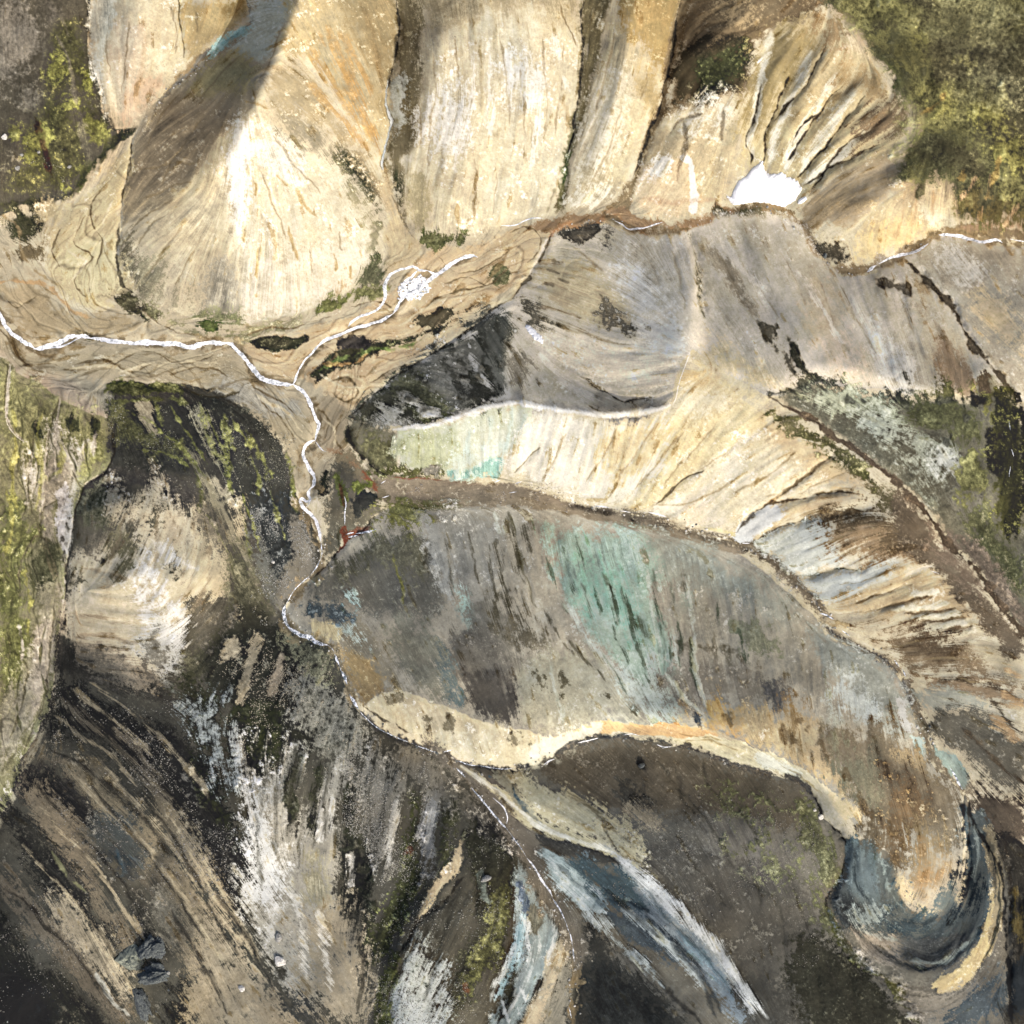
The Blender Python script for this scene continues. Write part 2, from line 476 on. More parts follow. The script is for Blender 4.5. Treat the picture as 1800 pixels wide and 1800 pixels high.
def lic(srcs, steps, step):
    acc = [s.copy() for s in srcs]
    jj, ii = np.meshgrid(np.arange(N, dtype=np.float32), np.arange(N, dtype=np.float32), indexing='ij')
    tw = 1.0
    for sg in (1, -1):
        x = ii.copy(); y = jj.copy(); px_ = DX*sg; py_ = DY*sg
        for k in range(steps):
            x = np.clip(x+px_*step, 0, N-1); y = np.clip(y+py_*step, 0, N-1)
            f = y.astype(np.int32)*N + x.astype(np.int32)
            nx = DX.ravel()[f]; ny = DY.ravel()[f]
            s_ = np.where(nx*px_+ny*py_ < 0, -1, 1).astype(np.float32)
            px_ = nx*s_; py_ = ny*s_
            w_ = 1-k/steps
            if sg == 1: tw += 2*w_
            for a, s in zip(acc, srcs): a += s.ravel()[f]*w_
    return [(a-a.mean())/a.std() for a in acc]
def rnd(seed):
    return np.random.RandomState(seed).randn(N, N).astype(np.float32)
S_FINE, S_MED = lic([rnd(1), vnoise(4.5, 2)], 20, 1.0)
S_BIG, S_WID = lic([vnoise(10, 3), vnoise(26, 4)], 34, 2.0)
STREAK = S_FINE*.6+S_MED*.6+S_BIG*.3; STREAK /= STREAK.std()
GRIT = rnd(9); GRIT = GRIT*.6+blur(GRIT, 2)*2.2; GRIT /= GRIT.std()
BLOB = fbm(48, 5, 6, .62)
FINEB = fbm(12, 6, 4, .7)
WX = fbm(40, 11, 5, .6); WY = fbm(40, 12, 5, .6)

# ------------------------------------------------------------------ mineral colours of the ground (as base colours), some shade painted in
def lin(h):
    c = np.array([int(h[i:i+2], 16) for i in (0, 2, 4)])/255.
    return np.where(c <= .04045, c/12.92, ((c+.055)/1.055)**2.4).astype(np.float32)
PIG = .62
ALB = np.zeros((N, N, 3), np.float32)
MOSSY = np.zeros((N, N), np.float32)
def texf(t, sl):
    if t == 's': return STREAK[sl]*.78+FINEB[sl]*.4+GRIT[sl]*.22
    if t == 'b': return BLOB[sl]
    if t == 'g': return GRIT[sl]*.5+STREAK[sl]*.4+FINEB[sl]*.6
    if t == 'f': return FINEB[sl]*.75+GRIT[sl]*.3+S_MED[sl]*.5
    if t == 'm': return STREAK[sl]*.6+FINEB[sl]*.55+GRIT[sl]*.25
    return BLOB[sl]*.5+STREAK[sl]*.5
def lay(sl, m, col, a, ct, rough_tex):
    cols = [lin(c) for c in col.split()]
    if len(cols) == 1: c = cols[0]
    else:
        t = texf(ct, sl)
        k = np.clip(.5+t*.27, 0, 1)[..., None]
        c = cols[0]*(1-k)+cols[1]*k
        if len(cols) == 3:
            k2 = np.clip((FINEB[sl]*.5+GRIT[sl]*.5-.9)*1.4, 0, 1)[..., None]
            c = c*(1-k2)+cols[2]*k2
    m = (m*a)[..., None]
    ALB[sl] = ALB[sl]*(1-m)+c*m
def A(p, col, soft=10, rough=.5, t='s', a=.94, ct=None, warp=3.0, edge=.5, moss=0, dens=0.0, finger=None):
    """an area of ground of one mineral or growth; soft = width of its border, rough = how far the border breaks up"""
    p = smooth_line(pts(p), True, 4)
    pad = soft*1.6+20
    sl = win(p[:, 0].min()-pad, p[:, 1].min()-pad, p[:, 0].max()+pad, p[:, 1].max()+pad)
    fg = finger if finger is not None else (min(soft, 16)*rough*1.1 if t in 'sm' else 0)
    q = (S_MED[sl]*.6+S_FINE[sl]*.55+S_BIG[sl]*.45)*fg        # borders run out in fingers along the wash
    X = GX[sl]+WX[sl]*warp+DX[sl]*q; Y = GY[sl]+WY[sl]*warp+DY[sl]*q
    m = pip(p, X, Y).astype(np.float32)
    if soft > 1: m = blur(m, soft*(.75 if soft < 7 or rough < .55 else 1.25))
    if soft > 1:
        k = np.clip(4*m*(1-m)*1.6+.15+.38*max(rough-.5, 0), 0, 1)          # the break-up is strongest near the border
        m = np.clip((m-.5+(rough*.26*texf(t, sl)+(.07+.04*rough)*GRIT[sl]+.08*FINEB[sl])*k+dens)/(edge if soft < 7 else edge*1.45)+.5, 0, 1)*(m > .01)
        m = m*m*(3-2*m)
    lay(sl, m, col, a, ct or t, t)
    if moss: MOSSY[sl] = np.maximum(MOSSY[sl]*(1-m), m*moss)
CARVE = np.zeros((N, N), np.float32)
def Ln(p, w, col=None, a=1.0, soft=2.0, rough=.4, t='f', z=0, zw=None, warp=2.5, w2=None, ct='f', moss=0):
    """a streak, seam or rill along a line; z lifts or cuts the ground along it"""
    p = smooth_line(pts(p), False, 5)
    w2 = w if w2 is None else w2
    pad = max(w, w2, zw or 0)*2.2+12
    sl = win(p[:, 0].min()-pad, p[:, 1].min()-pad, p[:, 0].max()+pad, p[:, 1].max()+pad)
    D, T = dist_line(p, GX[sl]+WX[sl]*warp, GY[sl]+WY[sl]*warp)
    hw = (w+(w2-w)*T)*.5*np.clip(np.minimum(T, 1-T)*9+.25, 0, 1)
    if col:
        m = np.clip((hw-D+rough*hw*texf(t, sl)*.7)/soft+.5, 0, 1)
        lay(sl, m, col, a, ct, t)
        if moss: MOSSY[sl] = np.maximum(MOSSY[sl]*(1-m), m*moss)
    if z:
        q = (zw or max(w, 5))
        CARVE[sl] += z*np.exp(-(D/q)**2)*np.clip(np.minimum(T, 1-T)*8, 0, 1)
def many(fn, block, *a_, **k):
    for l in block.strip().split('\n'): fn(l, *a_, **k)

# ---- base: pale rhyolite everywhere
ALB[:] = lin('d8c6a0')
A("-200 -200 2100 -200 2100 480 1600 480 -200 480", 'd9c8a4 cbb68c e6dcc4', 1, 0, 's')
# gravel flats
A("-200 400 0 395 40 430 90 480 100 520 180 555 240 525 330 555 430 568 530 548 600 520 650 490 680 450 700 440 745 433 830 412 930 383 1060 360 1112 385 1060 400 985 405 945 440 935 480 905 518 850 556 770 612 700 655 630 715 612 760 620 800 650 840 600 850 560 880 540 870 520 850 500 800 480 765 400 690 300 672 195 665 195 735 140 720 90 700 40 660 0 625 -200 640", 'c9ba98 b7a684 dccdaa', 4, .3, 'm')
A("430 610 470 590 560 575 640 545 700 500 760 440 840 430 960 385 1050 375 1060 400 985 405 950 430 925 480 880 520 840 550 770 600 700 645 625 715 590 725 560 690 520 665 460 655", 'd8bf94 c9a875 e4d3ae', 8, .5, 'm')
# centre grey hills
A("905 520 935 470 975 405 1060 392 1110 405 1210 402 1290 370 1340 362 1400 385 1425 435 1470 480 1530 480 1590 447 1650 415 1720 422 1800 432 2100 440 2100 740 1720 690 1620 690 1430 680 1350 702 1250 640 1215 620 1190 670 1176 718 1110 724 1050 727 960 716 900 709 850 717 760 747 690 752 612 730 640 705 700 655 770 612 850 556", 'c9c2b4 bbb2a2 dcd6ca', 3, .25, 's')
# bright southern face of the middle ridge
A("613 728 650 745 690 753 760 747 850 717 900 709 960 716 1050 727 1110 724 1176 718 1215 620 1290 670 1350 702 1420 738 1500 790 1570 842 1620 882 1670 952 1720 1005 1800 1112 2100 1350 2100 1600 1800 1512 1740 1482 1690 1388 1640 1332 1610 1242 1580 1172 1530 1147 1460 1107 1430 1057 1370 997 1320 960 1230 937 1150 909 1060 893 1000 882 930 862 870 848 760 838 700 838 650 820 618 780", 'dcccaa cbb78e e8dfc8', 3, .3, 's')
# big grey slope
A("590 960 640 925 690 895 760 890 860 880 950 895 1100 912 1250 950 1340 1005 1420 1080 1460 1120 1530 1155 1580 1185 1605 1245 1635 1335 1688 1395 1690 1480 1690 1560 1640 1600 1590 1600 1540 1510 1480 1430 1400 1360 1270 1290 1200 1272 1080 1272 1000 1286 950 1300 850 1268 740 1230 690 1216 640 1236 600 1175 575 1133 530 1118 500 1080 515 1050 552 1010", 'b3ab9a a09888 c4beb0', 3, .25, 's')
# south-east hills
A("905 1355 960 1340 1040 1300 1110 1294 1180 1310 1260 1336 1330 1358 1390 1368 1430 1400 1445 1440 1480 1475 1485 1510 1475 1545 1450 1590 1470 1630 1520 1690 1580 1740 1620 1800 1700 2100 960 2100 1010 1800 1012 1700 970 1590 920 1490 870 1425 800 1340", '7f7666 6b6456 97907f', 3, .2, 'g')
A("1480 1475 1560 1500 1600 1600 1680 1600 1700 1500 1690 1388 1740 1482 1800 1512 2100 1600 2100 2100 1700 2100 1620 1800 1580 1740 1520 1690 1470 1630 1450 1590 1475 1545 1485 1510", '7c776a 6a675f 949082', 3, .2, 's')
# south-west dark sand country
A("115 1060 100 1150 88 1250 45 1330 5 1430 -200 1600 -200 2100 960 2100 1010 1800 1012 1700 970 1590 920 1490 870 1425 800 1340 720 1305 665 1280 625 1240 600 1175 575 1135 530 1118 500 1070 540 1020 562 950 530 880 520 850 480 770 400 695 300 675 190 668 195 740 200 780 190 820 130 900", '5c584c 464439 787365', 3, .25, 'g')
# green ground, far west
A("-200 640 0 628 40 655 95 700 150 722 195 740 202 780 190 820 140 880 122 950 115 1060 100 1150 88 1250 45 1330 5 1430 -200 1560", 'a2a06e 84864c c6c0a0', 4, .3, 'm', moss=.6)
# dark hill, north west
A("-200 -200 165 -200 158 0 157 52 162 103 172 148 183 193 207 226 240 220 228 240 193 264 158 302 117 349 60 360 -200 372", '6f6c5c 58574a 86826f', 3, .3, 'g', moss=.3)
# plateau, north east
A("1400 -200 1440 0 1478 20 1508 45 1520 70 1532 100 1560 130 1572 165 1600 185 1625 205 1605 230 1592 262 1578 300 1570 328 1600 322 1622 312 1640 300 1668 330 1680 350 1684 385 1720 392 1800 388 2100 400 2100 -200", '6e7048 595c3c 8b8a58', 9, .7, 'm', moss=.8)
# basins east of the trail
A("1352 702 1380 688 1420 668 1450 680 1500 690 1560 700 1605 705 1640 690 1700 690 1720 640 1760 670 1800 740 2100 800 2100 1350 1800 1112 1760 1062 1720 1005 1670 952 1620 882 1570 842 1500 790 1420 738", '7e7c66 6a6953 9a9884', 10, .6, 'm', moss=.4)

# =========================================================== north-west hill
A("0 0 40 0 62 40 66 80 40 140 20 160 -40 150 -60 0", 'a19c8e 8a867a', 26, .6, 'b')
A("50 0 120 0 100 40 70 30", '8f897b 7b766a', 20, .6, 'b')
A("30 160 60 140 70 180 50 200", '8f8c7e', 16, .7, 'b')
many(A, """90 60 120 30 150 60 160 130 165 180 140 190 120 140 95 110
80 90 110 110 130 170 125 230 100 240 85 180 78 130
50 210 110 190 150 240 140 300 100 330 60 320 30 300 50 250
150 190 180 200 205 230 190 250 160 240
0 300 60 290 110 310 100 345 0 352
-100 200 -20 230 20 300 -60 320""", '76773a 5a5c33 8f8c3c', 22, .95, 'b', .85, moss=.9, dens=-.1)
many(A, """95 90 110 100 112 130 95 140 84 125
140 110 158 130 160 160 146 150
60 225 90 230 80 260 55 290 50 250
150 200 190 235 170 260 150 235
100 340 130 310 160 290 140 320 110 345
10 220 30 215 40 235 15 240
120 165 138 180 130 200 116 190""", '97983a 7f8432', 10, .9, 'f', .8, moss=1)
Ln("65 205 66 240 74 262 82 290 92 318", 9, '4e2f22 3f2c20', .8, 4, .9)
Ln("80 265 84 300", 8, '4a1f14', .8, 4, .8)
Ln("100 60 118 100 126 140 136 180", 5, '8c8672', .6, 4, .7)
Ln("90 0 108 30 120 60", 4, '8c8672', .5, 4, .7)
Ln("155 0 158 50 163 105 176 150 188 200 207 228", 9, '4d4a3a 5f5a44', .7, 4, .6, z=-2, zw=7)
Ln("148 215 150 250 162 280 160 300", 12, '7b7663 8f8a70', .7, 6, .9)
Ln("158 302 117 349 60 360 0 362", 14, '4b4a34 5e5f38', .8, 8, .9, moss=.7)
Ln("240 222 215 240 193 262 160 296 135 325", 12, '5b6136 4a4a30', .85, 6, .9, moss=.7)
# =========================================================== slopes between cliff and gully one
A("160 0 182 0 178 60 186 150 198 215 184 195 170 140 160 80", 'cdcdbd d8d4c0', 8, .6)
A("196 20 225 40 255 60 250 150 235 205 210 215 190 160 186 90", 'd9c6a6 d0b694 e2d4bc', 14, .6)
A("240 140 290 120 268 190 225 222 208 222 210 180", 'd3b694 c9a883', 14, .6)
A("170 0 205 0 195 70 182 120 172 60", 'bfbfae cfcab4', 10, .5)
A("320 0 425 0 428 30 398 58 355 80 325 90 318 40", 'c9b074 b9995a ddcfa6', 8, .6)
A("385 8 420 6 422 28 398 36", '8d7440 9e8148', 9, .9)
A("355 60 400 40 420 45 390 70 350 100 320 110", 'b49c68', 8, .8)
Ln("313 -10 318 40 324 80 322 100", 3, '6d5f3c', .8, 2, .5, z=-1.5)
Ln("256 60 252 120 240 200", 8, 'c3a67c', .5, 6, .8)
A("275 190 322 118 365 90 410 60 402 72 345 122 312 152 262 212", 'b39a70 9c8257', 6, .6)  # brown band painted where the ridge's shadow crosses the left bank
# gully one bed
Ln("432 -20 433 15 438 30 432 45 405 66 368 92 340 118 318 138 300 160 258 205", 8, 'a39c8c 6e675a', .85, 2.5, .8, t='f', z=-3, zw=9)
Ln("258 205 240 232 232 290 222 330 212 390 206 440 208 470", 6, 'b9b5a4 8b826c', .85, 2, .6, z=-1.2, zw=7)
# shaded wall of the fan ridge
A("436 0 524 0 505 45 482 90 455 150 440 195 418 215 380 240 330 330 268 375 215 400 214 380 226 320 240 250 262 214 312 156 345 124 405 72 436 48", 'b7a88a a39574 c6bba2', 5, .4)
A("440 0 520 0 495 60 462 110 430 110 400 90 430 50", 'bcc3b4 a9b4ae cdd2c4', 14, .5)
A("340 130 400 95 450 110 440 145 390 160 345 165 325 150", 'b3a66e a29360', 14, .8)
A("240 190 400 170 420 215 370 245 320 330 225 340 240 240", 'a3947a 938468 b3a68c', 18, .6)
A("375 75 415 48 432 46 428 66 400 84 372 100", '8fc4c0 a9cdc4', 7, .7)
# great fan
A("440 200 480 215 530 235 590 275 630 320 658 370 668 430 640 485 580 520 530 545 430 562 420 520 415 470 400 400 380 300 400 230", 'decda8 d5c19a e9dfc6', 16, .5, 's')
A("418 520 420 562 450 562 530 545 620 490 650 440 600 430 520 440 440 470", 'e5d2ae e0cba6', 16, .5)
A("408 230 432 205 450 240 440 290 436 350 425 400 405 370 395 300", 'efece0 e2dccb', 14, .7)
A("430 230 480 230 540 280 520 320 450 290", 'cdc4ae dad2be', 20, .7)
A("480 180 560 215 600 250 620 290 560 270 500 230", 'ab9f84 958a6c', 16, .9, dens=-.05)
A("215 395 260 385 330 340 380 330 400 420 400 480 330 470 280 440 230 430", 'd0bf9a bba983', 20, .8)
A("209 420 225 400 260 470 270 520 245 528 218 492", '6f6a50 84795a', 10, 1.1, moss=.3)
A("240 440 290 460 280 530 250 525 230 480", '8d8464 a39a78', 14, 1.2, dens=-.05)
A("280 505 340 520 400 560 330 556 285 545", '8b8266 a79c7a', 12, 1.1, dens=-.05)
A("360 480 390 440 415 480 420 560 370 556 350 530", '938c7a aca28a', 14, .9)
A("360 540 420 545 425 568 350 560", '6f7448 848458', 8, .9, moss=.6)
many(Ln, """505 400 512 430 520 455
445 320 448 345
455 430 450 460 452 490
430 400 430 425
520 335 530 360 555 380
490 305 505 330
456 515 458 522
430 180 470 190
590 445 592 480
618 470 620 490""", 5, 'a98a45 bfa36a', .75, 3, 1.0, 's')
A("585 255 610 250 640 275 660 310 668 350 672 400 664 390 640 340 605 300", '5c5f38 4c4c30 76744a', 10, .9, 'm', moss=.8)
A("600 290 640 340 662 380 655 400 620 340", '9a8f68', 12, 1, dens=-.05)
Ln("650 440 664 410 668 370", 16, '8d8762 767249', .7, 8, 1)
# slope west of gully two
A("520 -60 700 -60 697 80 684 170 686 220 676 285 640 230 600 180 560 120 500 80 512 30", 'c3b184 b29c68 d6caa8', 14, .7)
A("600 -40 698 -40 694 100 684 160 650 130 620 60", 'b09c6c 9e885a c4b48c', 18, .8)
A("470 110 530 130 620 220 680 330 690 400 640 310 590 245 520 200 460 170", 'bba77c a8946a cbbb98', 18, .8)
many(Ln, """560 60 600 120 640 190 668 260
575 50 612 120 650 200 672 270
590 110 620 170 655 240
545 90 580 140 630 210
600 60 628 110 655 170
540 150 600 200 650 260""", 10, 'b8893a c49a50', .6, 7, 1.2, 's')
Ln("640 0 660 80 672 160", 8, '9c8250', .5, 6, 1, 's')
# gully two with its shaded bank
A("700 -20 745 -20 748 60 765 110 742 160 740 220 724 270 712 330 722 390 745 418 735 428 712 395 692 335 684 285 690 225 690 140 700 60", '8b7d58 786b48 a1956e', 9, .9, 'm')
A("694 130 712 135 712 200 698 240 690 190", 'd2d2c4 bfc0ae', 8, .8)
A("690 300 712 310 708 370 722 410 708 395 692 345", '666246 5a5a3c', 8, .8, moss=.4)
Ln("700 -20 697 60 684 140 682 180 688 220 682 250 674 290 678 320 692 350 715 400 735 428", 5, '73664a', .7, 2, .6, z=-3, zw=8)
Ln("682 140 682 180 688 220 680 255 674 300", 3, 'a3adb0 d6dada', .8, 1.5, .6)
A("672 300 688 320 705 380 742 425 740 450 690 480 676 445 680 390 672 340", 'cfbb90 bda67a', 7, .6)
A("640 475 670 440 678 460 672 490 640 505", '77754e 5f6240', 7, .9, moss=.6)
# broad spur
A("745 60 800 20 1000 30 1022 100 1018 190 998 260 965 365 900 384 830 408 748 418 722 380 718 320 735 230 745 160", 'd6c7a4 c7b48c e4dac2', 14, .6)
A("740 -40 1000 -40 1015 40 960 30 880 20 800 50 760 50", 'a5946c b6a680', 16, .9)
many(Ln, """810 80 812 130 816 180
840 60 842 140 846 200
870 50 872 110 880 160
900 70 905 150 915 200
930 40 940 100 960 160
825 200 828 230
860 220 868 235 880 225
780 230 776 300
930 210 935 280""", 7, 'a08f66 b3a47e', .6, 5, 1.3, 's')
many(Ln, """830 90 826 170 820 240
858 70 860 160 862 240
890 90 896 180
815 140 808 220 800 300
950 120 944 220 930 300
975 60 985 120 1000 160""", 9, 'eee6d2', .5, 6, 1.3, 's')
A("760 160 800 150 830 260 780 280 750 240", 'e4dfd0', 24, .8, a=.7)
A("880 100 960 120 960 180 900 190", 'dcd8ca', 24, .8, a=.7)
A("725 300 750 310 760 400 735 410 716 370", 'a89a70', 12, 1)
A("738 424 760 408 790 415 822 402 832 412 800 430 750 446", '74753f 62653a', 6, 1.2, moss=.8)
Ln("990 10 1004 50 1012 80", 3, '8a7448', .7, 2, .7)
Ln("985 170 1000 200 1018 230", 6, 'b29a6c', .6, 5, 1)
# gully three
A("1032 -40 1075 -40 1070 30 1050 100 1038 190 1015 250 1000 300 994 360 978 372 985 310 998 250 1014 190 1024 80", '85784f 746842 988c64', 7, .8, 'm')
Ln("1018 190 1000 250 990 300 984 360", 9, '6d6f42 787045', .7, 4, 1, z=-2.5, zw=7)
Ln("1005 262 990 300 985 320", 7, '5d6a30', .7, 4, 1, moss=.8)
Ln("975 330 960 370", 6, '8d835c', .6, 4, .9)
# spur three
A("1065 30 1110 60 1135 80 1180 60 1180 110 1150 180 1120 270 1090 320 1060 350 998 360 1004 300 1040 200 1058 110", 'd0c097 c1ad80 ded2b2', 10, .6)
A("1090 -40 1200 -40 1190 80 1160 140 1130 80 1100 60", 'b79c58 a5884a c8b27a', 14, .8)
A("1040 160 1100 120 1120 160 1070 260 1020 330 1010 300", 'd8ccb0', 24, .7, a=.7)
A("1000 340 1060 310 1070 345 1000 360", 'e2d8b8', 12, .7)
A("1120 120 1160 150 1140 230 1125 190", 'ad9456', 10, 1, a=.7)
# gully four
A("1196 -30 1215 -30 1200 60 1180 130 1165 180 1145 250 1125 310 1110 345 1120 380 1095 378 1065 362 1100 325 1130 255 1150 180 1176 90", 'a58e64 907a54 b8a47c', 6, .9, 'm')
Ln("1200 -20 1186 70 1165 150 1150 200 1130 270 1108 330", 4, '6d5c3a', .6, 2, .9, z=-3, zw=9)
# brown slumped hill
A("1200 -60 1450 -60 1440 10 1420 60 1390 60 1350 70 1320 100 1330 160 1280 180 1230 195 1180 190 1150 230 1160 170 1185 110 1195 40", '8d7650 77613f a38c62', 14, .8, 'm')
A("1270 0 1300 10 1320 40 1290 55 1270 40", 'b59a6a', 10, 1.1, dens=-.1)
A("1200 90 1250 70 1310 75 1325 110 1315 150 1270 170 1225 175 1190 170 1170 190 1175 150 1190 110", '5e5236 4e4630', 10, .9, 'm')
A("1225 100 1290 80 1320 100 1310 140 1270 160 1240 178 1215 165 1225 130", '4a5028 3c4026 5c6232', 12, .9, 'm', moss=.9)
A("1205 80 1250 62 1300 70 1260 84 1220 98", '3f3826', 8, .8)
A("1205 160 1230 165 1240 190 1215 195", '968a62', 8, 1.2, dens=-.1)
A("1185 200 1260 175 1300 160 1320 180 1316 240 1300 300 1280 330 1280 355 1230 350 1120 340 1130 280 1150 230", 'cdbb92 bda87c dcd0b0', 14, .6)
A("1200 190 1290 170 1310 220 1290 240 1240 210 1190 230", 'd7cdb2', 20, .7)
A("1280 210 1315 200 1312 290 1290 290", 'a99c78', 12, .9)
A("1118 300 1150 290 1180 270 1205 275 1222 300 1226 340 1222 375 1190 380 1140 372 1118 350", 'e3c79c dcb98a ecdcbe', 8, .6)
A("1196 275 1208 277 1222 305 1227 350 1224 375 1210 372 1212 320 1206 295", 'efece2 dcd8c8', 4, .35)
A("1150 285 1195 265 1200 280 1165 300 1130 320", 'f0ead8', 8, .8)
Ln("1130 350 1200 354 1260 352", 10, 'c4a27c', .6, 6, .6)  # darker band painted along the cast shadow's edge at the slope foot
# bowl with its ribs
A("1310 180 1340 80 1380 40 1440 20 1500 50 1540 100 1570 170 1600 200 1560 290 1470 310 1410 335 1340 300 1300 300", 'cdbb8c bca672 ddd0aa', 10, .6)
A("1310 170 1330 90 1400 40 1440 50 1400 130 1370 170 1350 240 1320 260", 'ab9866 98844e', 18, .9)
many(Ln, """1355 60 1336 150 1325 220 1318 280
1420 90 1395 160 1370 220 1350 290
1468 130 1430 200 1395 260 1378 300
1505 160 1455 230 1405 300
1530 220 1470 280 1410 322""", 15, 'ddd6ba e6deC4', .75, 7, .8, 's', w2=10)
many(Ln, """1382 130 1368 180 1352 210 1345 250 1338 290
1445 80 1428 120 1405 160 1380 185 1360 210
1480 150 1450 190 1420 235 1385 285
1440 200 1410 225 1395 260
1340 150 1318 240 1318 290
1520 170 1480 220 1440 270 1400 310
1560 200 1500 245 1460 285 1420 340
1545 255 1500 275 1450 300 1412 325
1570 190 1530 230 1495 250""", 3.5, '6a5735 4d3f28', .85, 2.2, .8, 'f', z=-2.2, zw=6)
many(Ln, """1440 130 1462 90 1475 60 1500 60
1530 140 1500 150 1470 175
1560 220 1590 200 1620 215""", 9, '7a6340 97804f', .6, 6, 1.2, 's')
A("1480 100 1530 110 1570 170 1540 190 1500 150", 'a98f5e', 14, 1)
A("1500 220 1560 180 1600 190 1590 240 1540 250 1500 270", '8f7a5c 7c694c', 16, 1.2)
A("1548 195 1580 190 1600 215 1560 235", '806648 8a7048', 14, 1.5, a=.3)
A("1430 20 1470 30 1500 60 1470 90 1440 70", 'a1865a', 12, 1.1)
A("1510 45 1530 60 1525 100 1500 90 1490 70", 'cdb58e', 9, 1.1)
# bowl, east side
A("1415 350 1450 320 1500 290 1560 280 1590 262 1575 300 1570 325 1560 350 1500 400 1440 400 1415 380", 'bda986 a8936c ccbc9a', 12, .7)
A("1420 350 1480 330 1540 310 1550 350 1480 390 1430 390", 'b09a74 9c8760', 20, 1, dens=-.05)
A("1500 400 1560 340 1600 325 1640 330 1680 350 1682 385 1660 400 1620 425 1580 445 1530 460 1500 440", 'd9c194 cbb07c e8d6b0', 10, .7)
A("1500 420 1560 390 1620 380 1650 385 1600 430 1540 452 1500 450", 'e3c58c dab674', 12, .7)
A("1608 335 1640 325 1670 340 1684 370 1676 400 1640 395 1620 400", 'e7dab8 dccba0', 9, .8)
many(Ln, """1612 340 1606 380 1600 410
1590 340 1584 380 1570 420
1640 335 1642 380""", 6, 'c0a070', .6, 4, 1, 's')
Ln("1625 300 1618 320 1614 350", 14, '6d6d44', .8, 6, 1.2, moss=.6)
A("1420 430 1450 432 1490 440 1495 460 1470 470 1436 455", '4a4334 5e5542 8d826c', 7, 1.1, 'f')
A("1405 385 1425 400 1430 440 1470 465 1530 455 1580 440 1650 405 1700 395 1800 405 1800 425 1720 418 1650 412 1590 445 1530 478 1480 480 1425 450 1405 410", 'a38c66 8d7854', 6, .8, 'm')  # brown strip, bank shadow above the stream put into the colour
Ln("1690 400 1740 396 1800 400", 12, 'cda982 b58f68', .7, 6, 1)
# scarp foot between plateau and stream
A("1690 330 1740 340 1800 350 1800 395 1700 392", '87773f 6f6d3c', 12, 1, moss=.5)
many(Ln, """1740 310 1732 350 1716 388
1710 310 1690 350
1790 360 1760 400""", 7, 'b79a6c c5a87c', .8, 4, 1, 's')
# =========================================================== plateau growth
many(A, """1560 20 1620 40 1640 120 1600 150 1560 90
1600 130 1660 150 1650 230 1600 210
1640 -20 1800 -20 1800 60 1700 80
1660 200 1720 150 1760 200 1700 260 1660 290
1720 250 1800 220 1800 340 1740 330
1480 0 1560 0 1550 40 1500 30
1570 290 1640 260 1700 300 1640 330 1600 320""", '767a46 8a8c4c 5e6240', 26, 1, 'b', .8, moss=1)
many(A, """1650 170 1690 150 1700 175 1670 190 1640 200
1715 150 1750 160 1760 210 1740 240 1710 210
1690 100 1720 90 1715 120
1740 240 1790 250 1800 300 1760 280
1600 170 1625 165 1620 185
1600 60 1625 70 1610 100""", '9c9a3e 8a8c40', 14, 1.1, 'f', .8, moss=1)
many(A, """1640 0 1760 0 1780 120 1720 150 1680 90
1700 150 1800 100 1800 200 1740 190""", '8b8c6c 7c7f5c', 30, .9, 'b', .55)
many(A, """1570 60 1620 90 1600 130 1560 110
1620 240 1680 240 1660 300 1610 290
1680 40 1700 60 1690 90
1540 60 1580 100 1600 160 1570 150""", '45482e 53563a', 16, 1.2, 'f', .75, moss=.6)
many(Ln, """1660 160 1640 185 1615 200
1760 280 1740 330 1722 370 1725 388
1690 300 1680 320""", 7, '8f7a34', .7, 5, 1)
# =========================================================== western gravels
A("8 372 40 365 75 375 80 395 60 420 40 432 20 420 8 395", '50522c 3f3f28 8d8660', 7, 1, 'm', moss=.8)
A("40 425 70 440 90 430 95 450 60 462 36 450", '86744e 6d5e40', 7, 1.1, 'm')
A("60 360 150 355 190 300 235 250 225 330 205 400 205 470 240 515 180 550 130 530 80 480 90 430 85 390", 'd2be8e c2ac7a e0d0a6', 10, .8, 'm')
A("120 420 180 400 200 440 210 500 190 540 140 520 110 470", 'd9c896 cdb984', 16, .8, 'm')
A("0 480 60 490 90 530 140 560 220 560 330 590 200 590 100 590 40 570 0 530", 'b8a47c a8946c', 12, .8, 'm')
Ln("-20 495 30 492 80 500 100 520 130 548 160 560", 6, 'c59f68', .8, 3, .7)
Ln("0 378 30 400 40 440 70 480 110 505", 5, 'a58c5c', .6, 3, .8)
A("200 525 225 520 260 540 290 560 270 568 235 556", '5a5434 6d6744', 6, 1.2, 'm', moss=.6)
A("225 540 290 555 340 572 430 582 470 572 530 556 620 520 660 495 640 520 560 552 500 575 440 600 380 596 330 586", '7b7a50 918a60 a59c74', 8, 1, 'm', moss=.5)
A("345 565 380 560 395 575 380 588 355 580", '5f6c2c 4c5a26', 6, 1, moss=.9)
A("440 600 470 590 520 590 545 588 540 600 510 612 470 620 448 612", '4b4c30 39392a 6f6c48', 4, .8, 'm', moss=.6)
A("540 655 580 620 620 600 660 600 720 585 770 570 790 575 760 590 700 605 650 628 600 645 560 668", '4c4f2c 3c3c2a 6a6a40', 5, 1, 'm', moss=.9)
Ln("560 650 620 622 700 610 740 595", 7, '71813a', .8, 4, 1, moss=1)
A("590 596 625 590 650 605 620 615 595 610", '57504a 413c36', 6, 1.2, 'f')
A("610 520 660 500 690 500 640 535", '6f7238 82804c', 6, 1, moss=.8)
A("560 535 610 515 620 530 570 552", '7f8044 6d7038', 6, 1, moss=.8)
A("730 560 790 545 800 555 760 575", '6b5f44 57503a', 6, 1.3, 'f')
